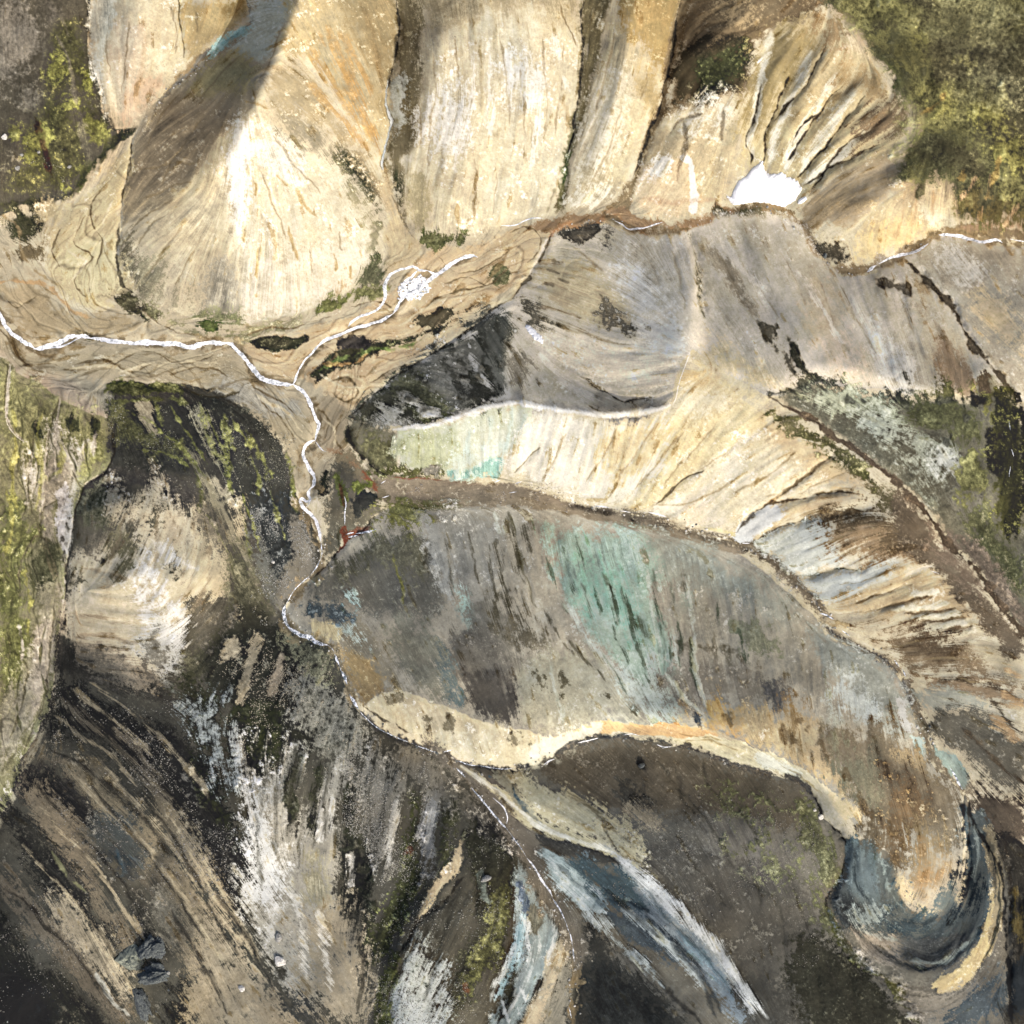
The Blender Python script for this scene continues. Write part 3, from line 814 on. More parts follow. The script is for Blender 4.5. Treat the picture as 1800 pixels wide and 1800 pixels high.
A("860 480 890 470 900 490 880 500", '6b6a40', 6, 1.3, 'f', moss=.6)
many(Ln, """650 700 610 706 580 690
740 635 700 670 660 690 625 712
900 430 880 470 850 500
820 500 790 520 740 540
600 670 640 660 670 640""", 5, 'ab8f5c 8f7648', .6, 3, 1)
many(Ln, """600 660 640 672 620 690 590 685
560 690 590 712 600 720
900 520 820 560 760 600
640 690 700 655 780 605 850 558""", 5, 'e0c898', .7, 3, .8)
Ln("535 660 560 640 600 640 640 625", 5, 'c9984f', .5, 3, 1)
A("930 390 985 378 1050 372 1080 360 1110 365 1150 385 1210 385 1280 360 1320 358 1290 372 1220 405 1160 410 1110 398 1075 378 1060 380 1030 400 980 405", 'b08e66 98794f c4a47c', 6, .8, 'm')
Ln("960 440 975 405 1000 395 1030 402 1060 380 1085 378 1110 398 1160 410", 8, 'a9794a b98a58', .75, 4, .9)
A("1280 362 1330 352 1380 362 1410 390 1412 430 1432 450 1400 420 1380 385 1330 372 1290 378", '97805a 7d6b4a', 6, .9, 'm')
A("1255 380 1300 365 1350 375 1380 385 1330 385 1290 392", '6d6646 5d5a3e', 7, 1, 'm')
# grey-buff flats south of the stream
A("0 600 60 625 200 612 340 618 430 645 480 685 540 720 545 790 520 850 480 765 400 690 300 672 195 660 100 660 30 640", 'b9ac8a a99b7a c8bd9e', 8, .7, 'm')
A("380 670 440 680 520 700 540 730 500 740 440 710 400 700", 'aba696 b6b09e', 12, .7, 'm')
A("560 690 620 720 612 760 622 800 650 840 600 800 565 790 560 740", 'b1a284 a39374', 8, .6, 'g')
A("90 660 195 670 196 735 150 722 110 700", 'aaa38c b7af96', 10, .6)
A("135 590 160 588 175 600 160 604", '6d7038 5a5c30', 4, 1, moss=.9)
Ln("62 612 75 624 95 622 118 610", 6, '957a4a', .7, 3, .8)
many(Ln, """130 665 200 640 260 660 330 640
250 625 310 630 360 690
360 690 420 670 500 660
10 600 60 640 150 650
300 610 270 650 220 660""", 3.5, '8b7a56', .6, 2, .9)
A("185 672 200 662 230 665 290 675 330 690 300 692 240 688 195 690", '63682f 7d7c44', 6, .9, 'm', moss=.9)
Ln("320 680 350 695 380 698 420 690", 4, '5f5436', .8, 2, .7, z=-1.2)
# =========================================================== green west
A("0 640 40 680 80 700 160 730 198 750 200 800 160 850 110 820 60 850 30 800 0 760", '8b8e52 9fa05e 747a3c', 14, .9, 'm', a=.8, moss=.8)
A("80 740 110 750 130 800 160 780 170 830 130 870 100 850 90 800", 'bfb998 cbc4a6', 12, 1.2)
A("50 800 70 810 80 870 60 900 40 860", 'c6c0a0', 10, 1.2)
A("150 800 190 780 180 820 140 860", '8a9044 a3a45c', 8, 1)
many(A, """120 720 140 735 138 760 120 750
60 730 80 760 70 780 50 750
160 728 180 745 175 775 158 760""", '4f5430 3f4428', 6, 1.2, 'f', moss=.8)
A("75 830 110 810 125 860 95 890 95 940 105 1000 115 1050 90 1080 100 990 70 950 65 890", 'b0a78a 9d9474', 8, .7)
A("96 880 112 850 124 868 128 930 120 990 104 960 94 920", 'c9c3b0 d5cfbe', 5, .7)
many(Ln, "115 920 118 940\n108 945 110 955\n112 970 114 990", 5, '5a5648', .8, 3, 1)
A("0 900 40 880 60 930 40 1000 50 1060 60 1130 50 1200 20 1240 0 1240", '8a9046 6f7636 a5a65c', 14, .9, 'm', moss=1)
A("60 970 90 950 106 990 100 1040 70 1060 55 1020", '4b4f30 5d5f3c', 8, .9, 'm', moss=.6)
A("70 1030 110 1050 100 1100 85 1180 50 1250 40 1180 60 1110", 'a8a284 8c8a60', 10, 1)
A("55 1110 95 1090 95 1180 75 1250 50 1300 45 1230 60 1170", 'bdb59a aaa284', 8, .7)
A("0 1230 50 1200 60 1260 20 1340 0 1360", 'b3ad90 8f8c68', 10, 1.1)
many(Ln, """20 640 12 700 10 740 40 775
100 700 90 760 80 830
68 700 60 780 50 870 70 940 100 1000 112 1050
90 960 60 940 40 980 30 1060
100 880 74 900 70 950 100 1020
125 830 150 870
30 1150 50 1190 20 1300
96 1060 88 1150 80 1230 45 1320""", 3.5, '5f5c3c 77704c', .7, 2, .8, z=-.8, zw=6)
many(Ln, """20 640 14 700 12 738 42 776
84 770 76 850 74 900
104 700 100 760 96 840""", 3.5, 'd0c6a4', .75, 2, .7, warp=1)
Ln("118 1060 104 1150 94 1250 52 1335 10 1430 -60 1540", 10, 'b5a98a 9c8f70', .85, 4, .6, 'm')
# =========================================================== hill west of the stream
A("195 700 240 712 270 705 300 702 360 700 420 712 470 750 500 800 515 860 545 930 540 1000 500 1050 470 1000 440 930 400 850 350 800 300 830 230 830 195 780", '55544a 45463c 6b6a58', 8, .7, 'g', moss=.2)
A("235 703 260 700 268 730 275 745 290 760 265 762 245 735", 'b3a684 c4b692', 6, 1)
A("330 705 360 710 400 830 420 860 400 860 370 790 345 750", '9b9678 b3aa88 6b6a48', 10, 1.4, dens=-.15)
many(Ln, """200 705 260 700 330 706
268 705 285 740 320 790 350 830
350 710 372 780 400 830 412 870
395 730 400 800 408 850 400 880
430 760 460 810 480 850
420 880 432 930 440 980
460 800 474 836 470 842
505 800 515 850 525 900
270 790 320 800 350 850 350 900
360 900 395 960 410 1010""", 8, '787c3a 8d8f3e', .7, 5, 1.3, 'f', moss=1)
Ln("310 780 340 815 372 860 395 900 410 940 430 980 450 1030 485 1080", 17, 'aba081 918868', .85, 7, 1, 'm', w2=12)
Ln("372 840 392 860 410 880", 12, 'bbae8c', .8, 6, 1)
A("415 880 435 890 425 940 410 930", 'c0ae88', 7, 1.2)
A("440 900 480 860 510 880 530 960 520 1010 480 1040 460 980", '3b4040 4a5050 8e9290', 12, 1, 'g')
A("440 900 460 940 480 1000 500 1050 480 1070 460 1030 445 960", '8f8f84 55564e', 10, 1.2, 'g')
A("510 900 540 930 555 980 545 1030 505 1055 500 1080 480 1060 500 1010 520 980", '9b9486 756f60', 8, .9, 'g')
A("200 760 300 780 340 830 300 835 230 832 195 820", '4c4c44 58574c', 10, .6)
A("205 715 290 760 330 790 300 800 240 780 200 760", '5c5e3e 6c6c3c', 12, 1, moss=.6)
A("190 825 270 828 340 850 350 890 310 900 280 870 240 860 190 870 150 890 140 880", '504c48 5e594f', 8, .8, 'g')
A("140 880 190 860 195 920 180 940 140 930", '4f5238 7a7860', 10, 1.1, 'g', moss=.3)
# pale fan on it
A("255 840 285 835 288 870 300 880 310 870 345 880 350 920 385 960 400 1010 380 1060 330 1100 290 1190 240 1200 200 1170 130 1130 118 1080 125 1000 150 960 200 940 190 880 210 840 215 880 230 890", 'cabb9c b09f80 dbd0b8', 12, 1, 's')
A("130 980 180 960 230 990 240 1060 180 1060 125 1040", 'c2b396 a39779', 14, .9)
A("215 990 270 1000 280 1060 275 1130 250 1160 240 1100 230 1040", 'dedbd0 cfcabc', 20, .9)
A("120 1050 240 1060 250 1130 200 1160 140 1130", 'c9b694 b9a584', 16, .8)
A("250 1100 320 1080 330 1150 300 1210 270 1190", 'cfcdbf b0ac9c 6c6a5c', 14, 1.2)
A("340 900 400 960 405 1030 350 1060 320 1010 330 950", 'c0b18e 8d8266', 14, 1.3, dens=-.05)
A("195 920 240 930 235 1000 205 990 190 960", '7a7454 656044', 10, 1.3)
many(A, """125 925 150 935 160 960 130 965
120 1010 150 1020 155 1035 120 1030
250 850 260 870 256 900 248 880
275 890 290 900 280 940 270 920
340 1060 380 1080 360 1120 320 1150
300 960 320 980 300 1020""", '5f5a48', 8, 1.5, 'g', dens=-.05)
A("110 1040 118 1110 200 1150 250 1170 290 1200 330 1260 260 1230 180 1210 120 1180 100 1190 100 1120", '4e493f 423e36', 9, 1, 's')
A("130 1130 220 1145 280 1190 260 1215 200 1190 150 1165", 'a1927a 8a7c64', 10, 1.2)
Ln("108 1108 130 1118 160 1128", 5, 'b5a586', .8, 3, .7)
A("400 940 440 990 490 1090 440 1110 380 1180 330 1200 340 1140 380 1080 400 1030", '56563e 6e6a50', 12, 1.2, 'g', moss=.5)
A("380 1090 450 1060 500 1110 560 1130 590 1180 615 1250 640 1300 560 1330 480 1330 430 1300 400 1230 360 1210", '4a4838 3b3a2e 8d866e', 12, 1, 'g', moss=.3)
A("420 1230 500 1250 490 1330 440 1380 400 1340 390 1280", '444826 35381f', 14, .9, 'g', moss=1)
# 
A("300 1180 360 1200 400 1270 380 1340 350 1330 330 1250", '4a4c2e 3c3e28', 16, .9, 'g', moss=.8)
A("440 1120 456 1125 440 1180 425 1230 412 1228 425 1170", 'b7a582 a3906c', 5, 1, 's')
A("415 1115 425 1130 405 1160 398 1150", 'a89878', 5, 1.2)
A("488 1150 500 1155 496 1210 484 1230 478 1200", 'bba586 a58e6c', 5, 1)
A("530 1170 600 1220 640 1290 600 1370 550 1330 520 1260", '77725f a59d88 45433a', 16, 1.5, 'g')
A("505 1110 570 1140 600 1200 560 1190 520 1150", '6e6a50 9a946e 45442c', 10, 1.5, 'g', moss=.4)
# =========================================================== dark folds, south west
A("100 1190 180 1230 280 1290 350 1370 400 1480 440 1560 430 1640 360 1540 300 1440 230 1360 160 1300 80 1290", '37352f 2f2e29 605b50', 14, .9, 'g')
A("200 1260 330 1290 410 1420 450 1550 400 1540 330 1420 260 1340", '312f2b 3b3832 6d675c', 16, .8, 'g')
A("340 1290 370 1320 400 1400 440 1480 425 1500 390 1440 350 1370", '45472a 35371f', 10, 1, 'g', moss=.9)
many(Ln, """110 1230 190 1300 260 1370 300 1440
80 1330 150 1350 220 1420 290 1500 360 1600 420 1700
150 1330 220 1400 260 1450
130 1400 180 1450 240 1540 300 1620
200 1280 260 1350 310 1440 350 1520""", 13, '94846a 7a6c56', .8, 9, 1.6, 's')
A("70 1330 110 1335 180 1370 260 1430 300 1480 370 1590 430 1680 470 1780 400 1760 340 1660 280 1570 220 1500 150 1430 100 1370", '9d8c6c 85755a b09e80', 16, 1.4, 's', dens=-.04)
A("260 1400 300 1420 360 1500 420 1620 440 1700 400 1640 340 1540 280 1460", 'b3a181 9a8868', 14, 1.2)
A("30 1360 90 1350 150 1400 190 1440 230 1480 200 1500 150 1470 80 1420 40 1420", '302e2e 3a3836', 10, 1.1, 's')
A("50 1380 110 1410 170 1470 180 1560 230 1640 270 1720 200 1660 140 1580 90 1500 50 1440", '948368 7c6d55', 12, 1.3)
A("60 1440 110 1500 170 1590 230 1680 200 1690 130 1620 60 1560 20 1480 20 1440", '2e2d2a 3a3933 5d584c', 12, 1.3)
A("0 1530 60 1570 120 1640 200 1730 230 1790 190 1790 120 1710 60 1640 0 1580", '8f7f66 7a6c56', 14, 1.3)
A("90 1560 150 1600 200 1670 230 1720 200 1740 150 1680 100 1620", 'a39376', 12, 1.2)
A("-60 1580 0 1600 60 1670 120 1720 190 1800 160 1960 -200 2000 -200 1560", '2c2c26 35352c 5d5644', 14, .9, 's', moss=.2)
A("-40 1700 60 1730 80 1800 -40 1900", '23272a 1d2326', 20, .9)
A("160 1450 200 1420 240 1440 255 1500 230 1540 190 1520 160 1490", '5c605c 4c5250 70746e', 16, .9, 'g')
A("180 1490 220 1485 240 1510 225 1550 205 1530", '39444a 2f3e4a', 9, 1, 'f')
Ln("228 1500 250 1530", 4, '6b7a80', .7, 3, .8)
Ln("210 1490 212 1530 208 1540", 7, '3f6478', .6, 5, 1)
A("235 1560 270 1600 300 1650 290 1680 250 1640 230 1600", '38372f 2d2c28', 9, 1)
A("270 1560 310 1600 320 1660 300 1680 270 1620", 'b2a68e a19880', 12, 1.1)
Ln("320 1590 360 1670 410 1740 430 1760", 5, '3d382e', .8, 3, 1)
Ln("350 1640 400 1700 430 1740", 5, '37342c', .8, 3, 1)
Ln("90 1490 120 1540 150 1570", 5, '8d8a5c', .7, 3, 1)
Ln("170 1710 200 1760 230 1780", 6, 'b8b2a0', .8, 4, .9)
A("440 1730 500 1720 560 1760 580 1860 440 1860", '4a4943 5d5a52', 14, 1.3, 's')
A("300 1740 330 1700 345 1800 300 1860", '35332c', 10, 1.2)
A("330 1620 420 1700 440 1760 430 1860 360 1860 330 1760", 'b6a280 9c8964', 16, 1.3)
# pale streaky fan
A("415 1330 440 1325 460 1350 490 1360 510 1300 522 1280 520 1340 510 1400 520 1450 560 1380 600 1330 620 1340 600 1420 600 1500 590 1600 640 1680 620 1780 560 1760 500 1740 440 1620 440 1540 450 1450 430 1400", 'bdb5a4 9a927f d6d1c6', 12, 1.5, 's')
A("440 1400 470 1390 480 1440 470 1500 500 1520 490 1600 450 1590 440 1500", 'd9d8d2 bdb9ae', 16, 1.3, 's')
A("350 1250 375 1250 395 1290 410 1350 400 1380 365 1320 348 1280", '8f958c b2b6ae 5f6356', 16, 1.6, 's', .8)
many(A, """510 1340 520 1330 522 1400 512 1460 498 1480 500 1400
610 1350 630 1400 638 1480 645 1550 625 1600 605 1530 605 1440
555 1350 570 1340 565 1420 552 1470 540 1440
640 1600 660 1580 650 1700 630 1720""", '3d4024 30321f', 7, 1.2, 's', moss=.9)
A("540 1500 570 1520 580 1580 550 1600 530 1560", '89815f a1987c', 12, 1.4)
A("600 1470 640 1500 640 1560 625 1650 600 1600", '343529', 9, 1.3, 'g')
A("640 1330 720 1370 700 1430 690 1520 660 1480 640 1400", 'a79f8c 8b8270 c2b8a4', 12, 1.5, 's')
A("700 1300 760 1330 790 1370 760 1400 720 1380", '867c68 9d927a', 12, 1.3, 'g')
A("725 1390 740 1380 740 1450 735 1520 740 1560 690 1650 655 1700 640 1660 680 1590 700 1530 715 1450", '4f522a 3f4222 6a6c38', 9, 1, 'g', moss=1)
Ln("720 1490 724 1500", 12, '6b3a26', .6, 6, 1)
A("750 1400 780 1390 770 1440 762 1500 750 1540 740 1500", 'a3a09a 8b8880', 9, 1.2)
A("785 1390 815 1400 800 1450 790 1500 770 1540 776 1470", '4c4c30 5d5c3a', 8, 1.1, 'g', moss=.7)
A("760 1560 790 1510 815 1480 800 1540 780 1570 750 1610 740 1620", 'd6c096 c4aa7c e2d2b0', 5, .7, 's')
A("820 1420 860 1430 900 1480 915 1540 905 1600 880 1680 840 1740 800 1780 790 1740 820 1660 840 1560 820 1500", '4c4a36 3e3e2c 67654a', 9, 1, 'g', moss=.5)
A("870 1560 895 1540 900 1600 870 1680 830 1740 810 1740 840 1660", '5a5a2e 6a6a38', 9, 1.1, 'g', moss=.9)
A("820 1420 850 1430 880 1470 850 1480 830 1460", '37352f 4e4a42', 8, 1.1, 'g')
Ln("848 1530 856 1560 860 1585", 9, '98a398 6d7a70', .8, 5, 1.2)
A("730 1640 760 1600 800 1570 830 1560 800 1640 760 1700 740 1690", '47443a 5a574c', 9, 1.1, 'g')
A("700 1700 730 1650 740 1680 720 1760 750 1700 790 1680 780 1760 760 1850 700 1850", 'c5cac6 a3aaa6 6d7470', 12, 1.4, 's')
A("690 1660 705 1680 690 1760 680 1850 655 1850 665 1740", '5e612a 484b22', 7, 1, 's', moss=1)
Ln("815 1730 822 1740", 10, '7a3f28', .6, 6, 1)
Ln("700 1670 740 1620 790 1580 815 1540", 6, '3a352a', .8, 3, 1, z=-1.5, zw=7)
A("560 1600 620 1620 650 1720 640 1800 560 1780 520 1700", 'a89a80 8a7d64', 16, 1.5, 's', dens=-.05)
# blue fold
A("912 1510 930 1530 960 1580 985 1640 975 1690 940 1740 915 1790 870 1860 850 1860 880 1740 900 1680 905 1600", 'a9b6b6 8fa0a2 c6cecb', 7, .8, 's')
A("915 1540 935 1570 940 1600 930 1610 918 1570", '4d5a70 5c6c80', 5, .9)
A("905 1640 925 1600 915 1680 890 1740 870 1760 885 1700", '8fb3c0 aac8ce', 6, .9)
A("940 1580 960 1610 950 1650 930 1640", '6e6c60 85826f', 6, 1.1)
A("880 1740 900 1690 905 1760 880 1800", '45432f', 7, 1.1)
many(Ln, "930 1610 926 1660 936 1700\n880 1760 896 1800\n905 1720 925 1760", 5, 'dfe6e4', .7, 3, 1, 's')
A("935 1760 960 1690 990 1640 1000 1660 990 1700 960 1780 940 1860 900 1860", 'cbbb9c b3a284 ddd3bc', 7, .8, 's')
A("950 1790 985 1700 1010 1700 1014 1860 940 1860", 'a09a8a 86806f', 10, 1.1, 'g')
# =========================================================== valleys of the big slope
A("640 815 680 838 760 838 870 848 930 862 1000 882 1060 895 1150 912 1230 940 1310 965 1290 975 1200 950 1100 925 1000 905 900 890 800 895 700 895 680 890 660 860", 'a09078 8d7e66 b7a88e', 6, .5, 'g')
Ln("1000 888 1150 912 1230 940 1320 962 1370 1000 1430 1060 1460 1105 1520 1145 1580 1175 1612 1240 1640 1330 1692 1390 1740 1482 1800 1512 1900 1540", 20, '8b7d68 5e5648 a89c88', .85, 6, .8, 'g', w2=24, ct='f')
Ln("1430 1060 1445 1090 1470 1115 1530 1145 1580 1180 1610 1250", 6, '4c4a48 7a7876', .8, 3, 1.2, 'g')
A("585 800 620 800 660 850 690 880 680 890 640 860 600 840", '8f8264 7a6d54', 6, .8, 'g')
Ln("575 788 610 808 640 838 662 868", 8, '98714c a5835f', .65, 4, 1.2, 'g')
Ln("630 825 648 846 662 866", 6, '96552f', .7, 2.5, 1, 'g')
Ln("690 845 740 843 780 842", 3, '94482a', .7, 2, 1, 'g')
A("575 860 590 810 620 830 650 870 680 890 682 910 640 930 600 950 570 990 560 960 575 900", '7d7764 5a584a 9b947e', 8, .9, 'g')
A("615 880 640 860 660 880 640 900 620 905", '3a3c3a 4c4e48', 6, 1.1, 'f')
A("590 830 605 850 608 890 596 880", '5f662c', 6, 1.2, 'f', moss=.9)
A("620 845 650 850 640 862 622 862", '687026', 5, 1.2, 'f', moss=.9)
A("560 850 575 830 572 870 562 880", '3c4030', 5, 1.2, 'f', moss=.6)
Ln("598 850 602 870 606 890", 5, '5f3a2c', .7, 2.5, 1)
A("600 925 608 922 610 935 628 932 645 932 628 940 612 950 596 962 586 968 598 945", '94502c 7f4426', 3, 1.1, 'f')
Ln("610 938 632 930 650 928", 5, '8a4c2c', .6, 2, 1)
A("672 890 700 880 760 885 820 882 800 900 760 905 740 915 700 925 680 920", '6d6f30 585a2c', 7, 1.1, 'm', moss=.9)
# nose of the middle ridge
A("612 728 650 745 700 755 690 800 680 830 650 820 620 785", '8d8870 75725a', 9, .8, 'g')
A("640 770 670 760 700 790 690 830 720 840 680 842 645 815", '6c6c44 7d7b50', 9, 1.1, 'm', moss=.6)
Ln("612 730 640 738 650 742", 4, '3f3c34', .8, 2, .7)
Ln("612 740 618 775 640 805 670 830", 6, '55533c', .8, 4, 1)
A("690 762 760 750 850 718 900 712 945 716 940 740 920 770 890 800 880 832 840 838 790 836 740 830 700 826 690 800", 'd3d6b6 c0c8a4 e6e6d0', 8, .6, 's')
A("690 770 760 762 820 770 800 820 720 822 700 800", 'c3c7a0 a4a878 dcdcc0', 12, 1, 'm')
A("790 822 830 812 870 808 892 812 880 834 840 836 800 840", '84b4a4 9ac2b2', 6, .9)
A("800 790 880 780 890 808 840 812 796 822", 'd0dcc4 c0d0b8', 8, 1.2, 's', .8)
many(Ln, """870 730 850 790
905 715 890 790
830 750 815 800
925 730 905 780""", 6, 'b8d0c0', .45, 5, 1.3, 's')
A("640 830 700 822 760 820 790 828 780 840 700 842", '6d6c34 55562e 9c9866', 6, 1.1, 'm', moss=.8)
A("745 815 775 818 770 838 748 836", '8d8878', 5, .9)
# bright slope body
A("945 716 1050 730 1176 722 1240 712 1230 780 1150 860 1100 880 1000 872 930 850 890 834 905 790", 'ece3c8 e0d2ac f4eedc', 12, .6, 's')
A("1080 740 1160 730 1200 760 1140 800 1100 830 1060 800", 'dcc598 d2b884', 20, .9)
A("1190 715 1300 700 1340 720 1370 780 1280 850 1200 890 1100 885 1160 820", 'ddc796 d1b87f e8d8b0', 16, .7, 's')
A("1215 640 1290 680 1350 705 1280 712 1200 712 1190 680", 'e2cb9a d8bd86 ece0c0', 8, .7)
A("1180 700 1240 680 1290 700 1270 720 1200 730", 'e2d4b4 d6c49a', 14, .8)
A("1205 645 1250 655 1240 680 1215 670", 'b79a5c', 10, 1.1, a=.6)
A("1330 720 1380 740 1440 780 1500 830 1540 860 1480 860 1400 830 1340 780", 'd6bd90 c9ad7c', 14, .9)
A("1240 820 1330 760 1400 820 1440 860 1350 890 1300 920 1280 940 1180 915 1150 905", 'ead8b4 dec697 f2e6cc', 14, .7, 's')
A("1140 900 1180 880 1200 905 1160 912", 'e8dcb8', 6, .8)
Ln("945 790 930 805 905 832", 3, '857a60', .7, 2, .8, z=-1.5)
Ln("1300 845 1250 872 1200 885 1145 888", 3, '9c8458', .5, 2, 1)
Ln("1240 830 1190 850 1150 885", 3.5, '6d5e40', .8, 2, .8, z=-2, zw=6)
Ln("1470 790 1420 830 1390 855 1360 880", 3.5, '6d5a3c', .8, 2.5, 1, z=-2, zw=6)
Ln("1330 930 1300 940 1230 925", 6, 'e6d088', .6, 4, 1)
A("1290 946 1305 915 1340 893 1370 885 1388 896 1360 915 1330 940 1310 955", 'e6e8e2 d4d8d4', 5, .6)
A("1350 885 1440 870 1520 870 1500 885 1450 895 1400 905 1370 900", 'dcc398 c5a878', 8, .9, 's')
Ln("1296 935 1320 905 1360 885 1400 876 1460 868 1510 872", 5, '5d4c32', .8, 3, .9, z=-2.5, zw=7)
Ln("1330 952 1360 930 1400 915 1440 908 1480 902 1530 895", 6, '5a4a34', .85, 3, .9, z=-3, zw=7)
Ln("1405 1018 1440 1008 1480 1000 1510 1000 1540 985", 5, '5d5a38', .85, 3, 1, z=-2.5, zw=7)
A("1335 956 1370 930 1420 912 1470 915 1480 960 1500 990 1440 1005 1405 1018 1370 990", 'd3d9ca c4cbbd e2e4d6', 8, .7, 's')
A("1410 1020 1450 1010 1500 1004 1540 1010 1500 1050 1460 1060 1440 1050", 'd6ddd2 c3ccc2', 8, .8)
A("1500 1000 1560 975 1590 985 1570 1020 1530 1020", 'd2d6c4', 8, .9)
A("1450 920 1540 900 1600 940 1640 980 1560 990 1500 985", 'a98c64 957850 c4ac84', 14, 1.2, 's')
A("1460 910 1540 880 1600 900 1620 950 1580 970 1520 940", '83704e 715e42 9a8662', 14, 1.5, 's')
A("1500 880 1560 860 1600 890 1590 920 1540 900", '6b5c44 7c6b50', 12, 1.4, 'm')
A("1480 1060 1560 1020 1620 990 1700 1030 1760 1110 1700 1090 1600 1080 1500 1100", 'd4bb8c bea271 e4d3ac', 14, 1, 's')
A("1440 1080 1520 1080 1560 1120 1530 1140 1460 1100", 'd6c4a0 c8b48c', 10, .8)
many(Ln, """1670 1060 1620 1070 1570 1072
1690 1080 1640 1085 1600 1088
1700 1095 1650 1103 1620 1108
1650 1040 1600 1046
1720 1110 1680 1118
1760 1120 1700 1128""", 10, 'eadcae f0e6c2', .8, 5, 1, 's')
many(Ln, """1680 1070 1630 1078 1590 1080
1700 1088 1650 1094 1610 1096
1710 1102 1660 1110
1640 1050 1590 1058 1540 1070
1600 1030 1550 1040 1500 1060""", 4, '715b3a', .75, 3, 1.1, 's', z=-1.2, zw=5)
A("1540 1100 1620 1110 1720 1140 1800 1190 1800 1230 1700 1190 1600 1190 1570 1160", '9b8564 8a7352 b39c7a', 16, 1.3, 's')
A("1580 1120 1660 1120 1700 1150 1650 1160", '6b5840', 14, 1.2, 's', a=.7)
A("1720 1120 1800 1150 1800 1200 1740 1170", 'c9bd9c b5a682', 10, 1)
A("1620 1200 1700 1190 1780 1215 1800 1240 1720 1230 1640 1220", 'a48a68 907858', 10, 1, 's')
A("1610 1215 1660 1210 1740 1240 1700 1250 1640 1250", 'b6b7a8 9c9c88', 8, 1, 's')
A("1640 1250 1720 1250 1800 1300 1800 1400 1740 1370 1680 1320 1640 1290", '7a7464 656052 938c7a', 12, 1, 's')
many(Ln, """1650 1200 1720 1200 1800 1235
1740 1230 1760 1260 1800 1290
1690 1280 1740 1330 1800 1380""", 9, '544636 66563e', .8, 5, 1.1, 's')
many(Ln, """1760 1220 1800 1240
1740 1260 1790 1300
1770 1170 1800 1190""", 12, 'cc9c5c d6b07a', .65, 8, 1.2, 's')
A("1640 1310 1680 1330 1700 1370 1690 1385 1655 1345", 'a8b8ac 8ea298', 6, .9)
A("1680 1370 1720 1380 1780 1400 1800 1430 1740 1410 1700 1400", 'b7a688 6b6354', 8, 1.2)
A("1700 1400 1760 1400 1800 1430 1800 1500 1740 1470 1710 1430", '66584a 4f463c', 8, .9, 's')
A("1740 1470 1800 1470 1820 1520 1760 1500", '2e2b28 3d3934', 7, 1, 'f')
# =========================================================== grey north-facing slopes of the middle ridge
A("614 728 690 660 760 620 820 590 870 560 895 552 905 600 900 640 890 700 840 715 760 742 700 750", '75746a 5d5d52 a09d92', 7, .8, 's', moss=.15)
A("630 715 700 670 760 720 800 730 760 745 690 750 650 742", '4a4a3e 55553e', 9, .9, 'g', moss=.3)
A("690 665 740 640 780 700 790 730 740 735 700 710", '50523a 63644a', 12, 1.2, 'g', moss=.6)
A("650 700 690 710 720 740 700 752 660 740", 'b5b2a4 a09d8e', 8, 1.2, 's')
A("720 640 800 600 850 640 880 680 850 710 790 690 760 660", 'a3a095 4a4a40 bfbbb0', 12, 1.5, 's', ct='m')
A("810 560 880 552 905 600 900 650 870 640 840 600", '66665c 4b4c44 8d8b80', 9, 1.2, 's')
A("840 640 880 660 885 700 860 715 820 700", '3c3c34 4e4d44', 8, 1.3, 'f')
A("900 600 930 600 1000 670 1080 715 1000 725 900 708", 'bab3a4 a8a192 cbc6b8', 8, .8, 's')
A("905 630 930 620 935 680 915 700 905 670", '77736a', 8, 1.3, 's')
A("1050 690 1110 704 1160 706 1175 716 1110 724 1060 726", 'a3a099 8d8b86', 7, .9, 's')
Ln("1020 664 1060 686 1100 702 1150 700", 5, '3b3630', .8, 3, .9, z=-1.5)
# cone to the east of it
A("912 520 935 480 975 420 1040 395 1110 408 1170 440 1210 500 1215 600 1180 640 1160 700 1090 690 1020 650 960 600 925 560", 'cdc6b4 b8b09c dfd9ca', 10, .7, 's')
A("920 500 960 460 1020 450 1060 480 1110 540 1140 590 1060 590 980 560 930 530", 'b4a78c 9b8f74', 16, 1, 's')
A("912 530 940 500 980 540 1060 600 1000 600 940 570", 'd8cfba 8d8676', 14, 1.4, 's')
A("910 530 930 525 960 570 950 590 925 560", '4c4a44 66645c', 8, 1.1, 's')
A("940 590 1040 600 1140 600 1200 600 1190 650 1160 690 1080 680 1000 640", 'e3d9c2 d8cbb0 eee8da', 12, .7, 's')
A("1100 550 1180 560 1215 590 1210 620 1160 620 1120 600", 'e9e7e2 d9d6ce', 14, .8, 's')
A("1060 400 1170 410 1205 420 1215 500 1160 560 1120 500 1080 450", 'bdbab2 adaaa2 cfccc4', 12, .8, 's')
A("1080 480 1130 470 1180 540 1130 560 1090 530", 'c9cac8', 18, .8, a=.8)
A("1040 520 1080 540 1090 560 1130 570 1120 590 1070 585 1050 550", '57554e 6d6a62 b5b1a6', 8, 1.6, 'f', dens=-.06)
many(Ln, "960 470 985 480\n980 490 1000 495\n955 500 975 505\n970 455 990 462\n1050 520 1070 560\n1080 555 1085 580", 5, '6b6556', .75, 3, 1.1, 's')
A("985 405 1040 390 1060 398 1050 415 1010 425 990 420", '3f3c38 57534c 8b8578', 6, 1.1, 'f')
A("1045 392 1075 400 1070 430 1055 440", '5e5c58', 8, 1.1)
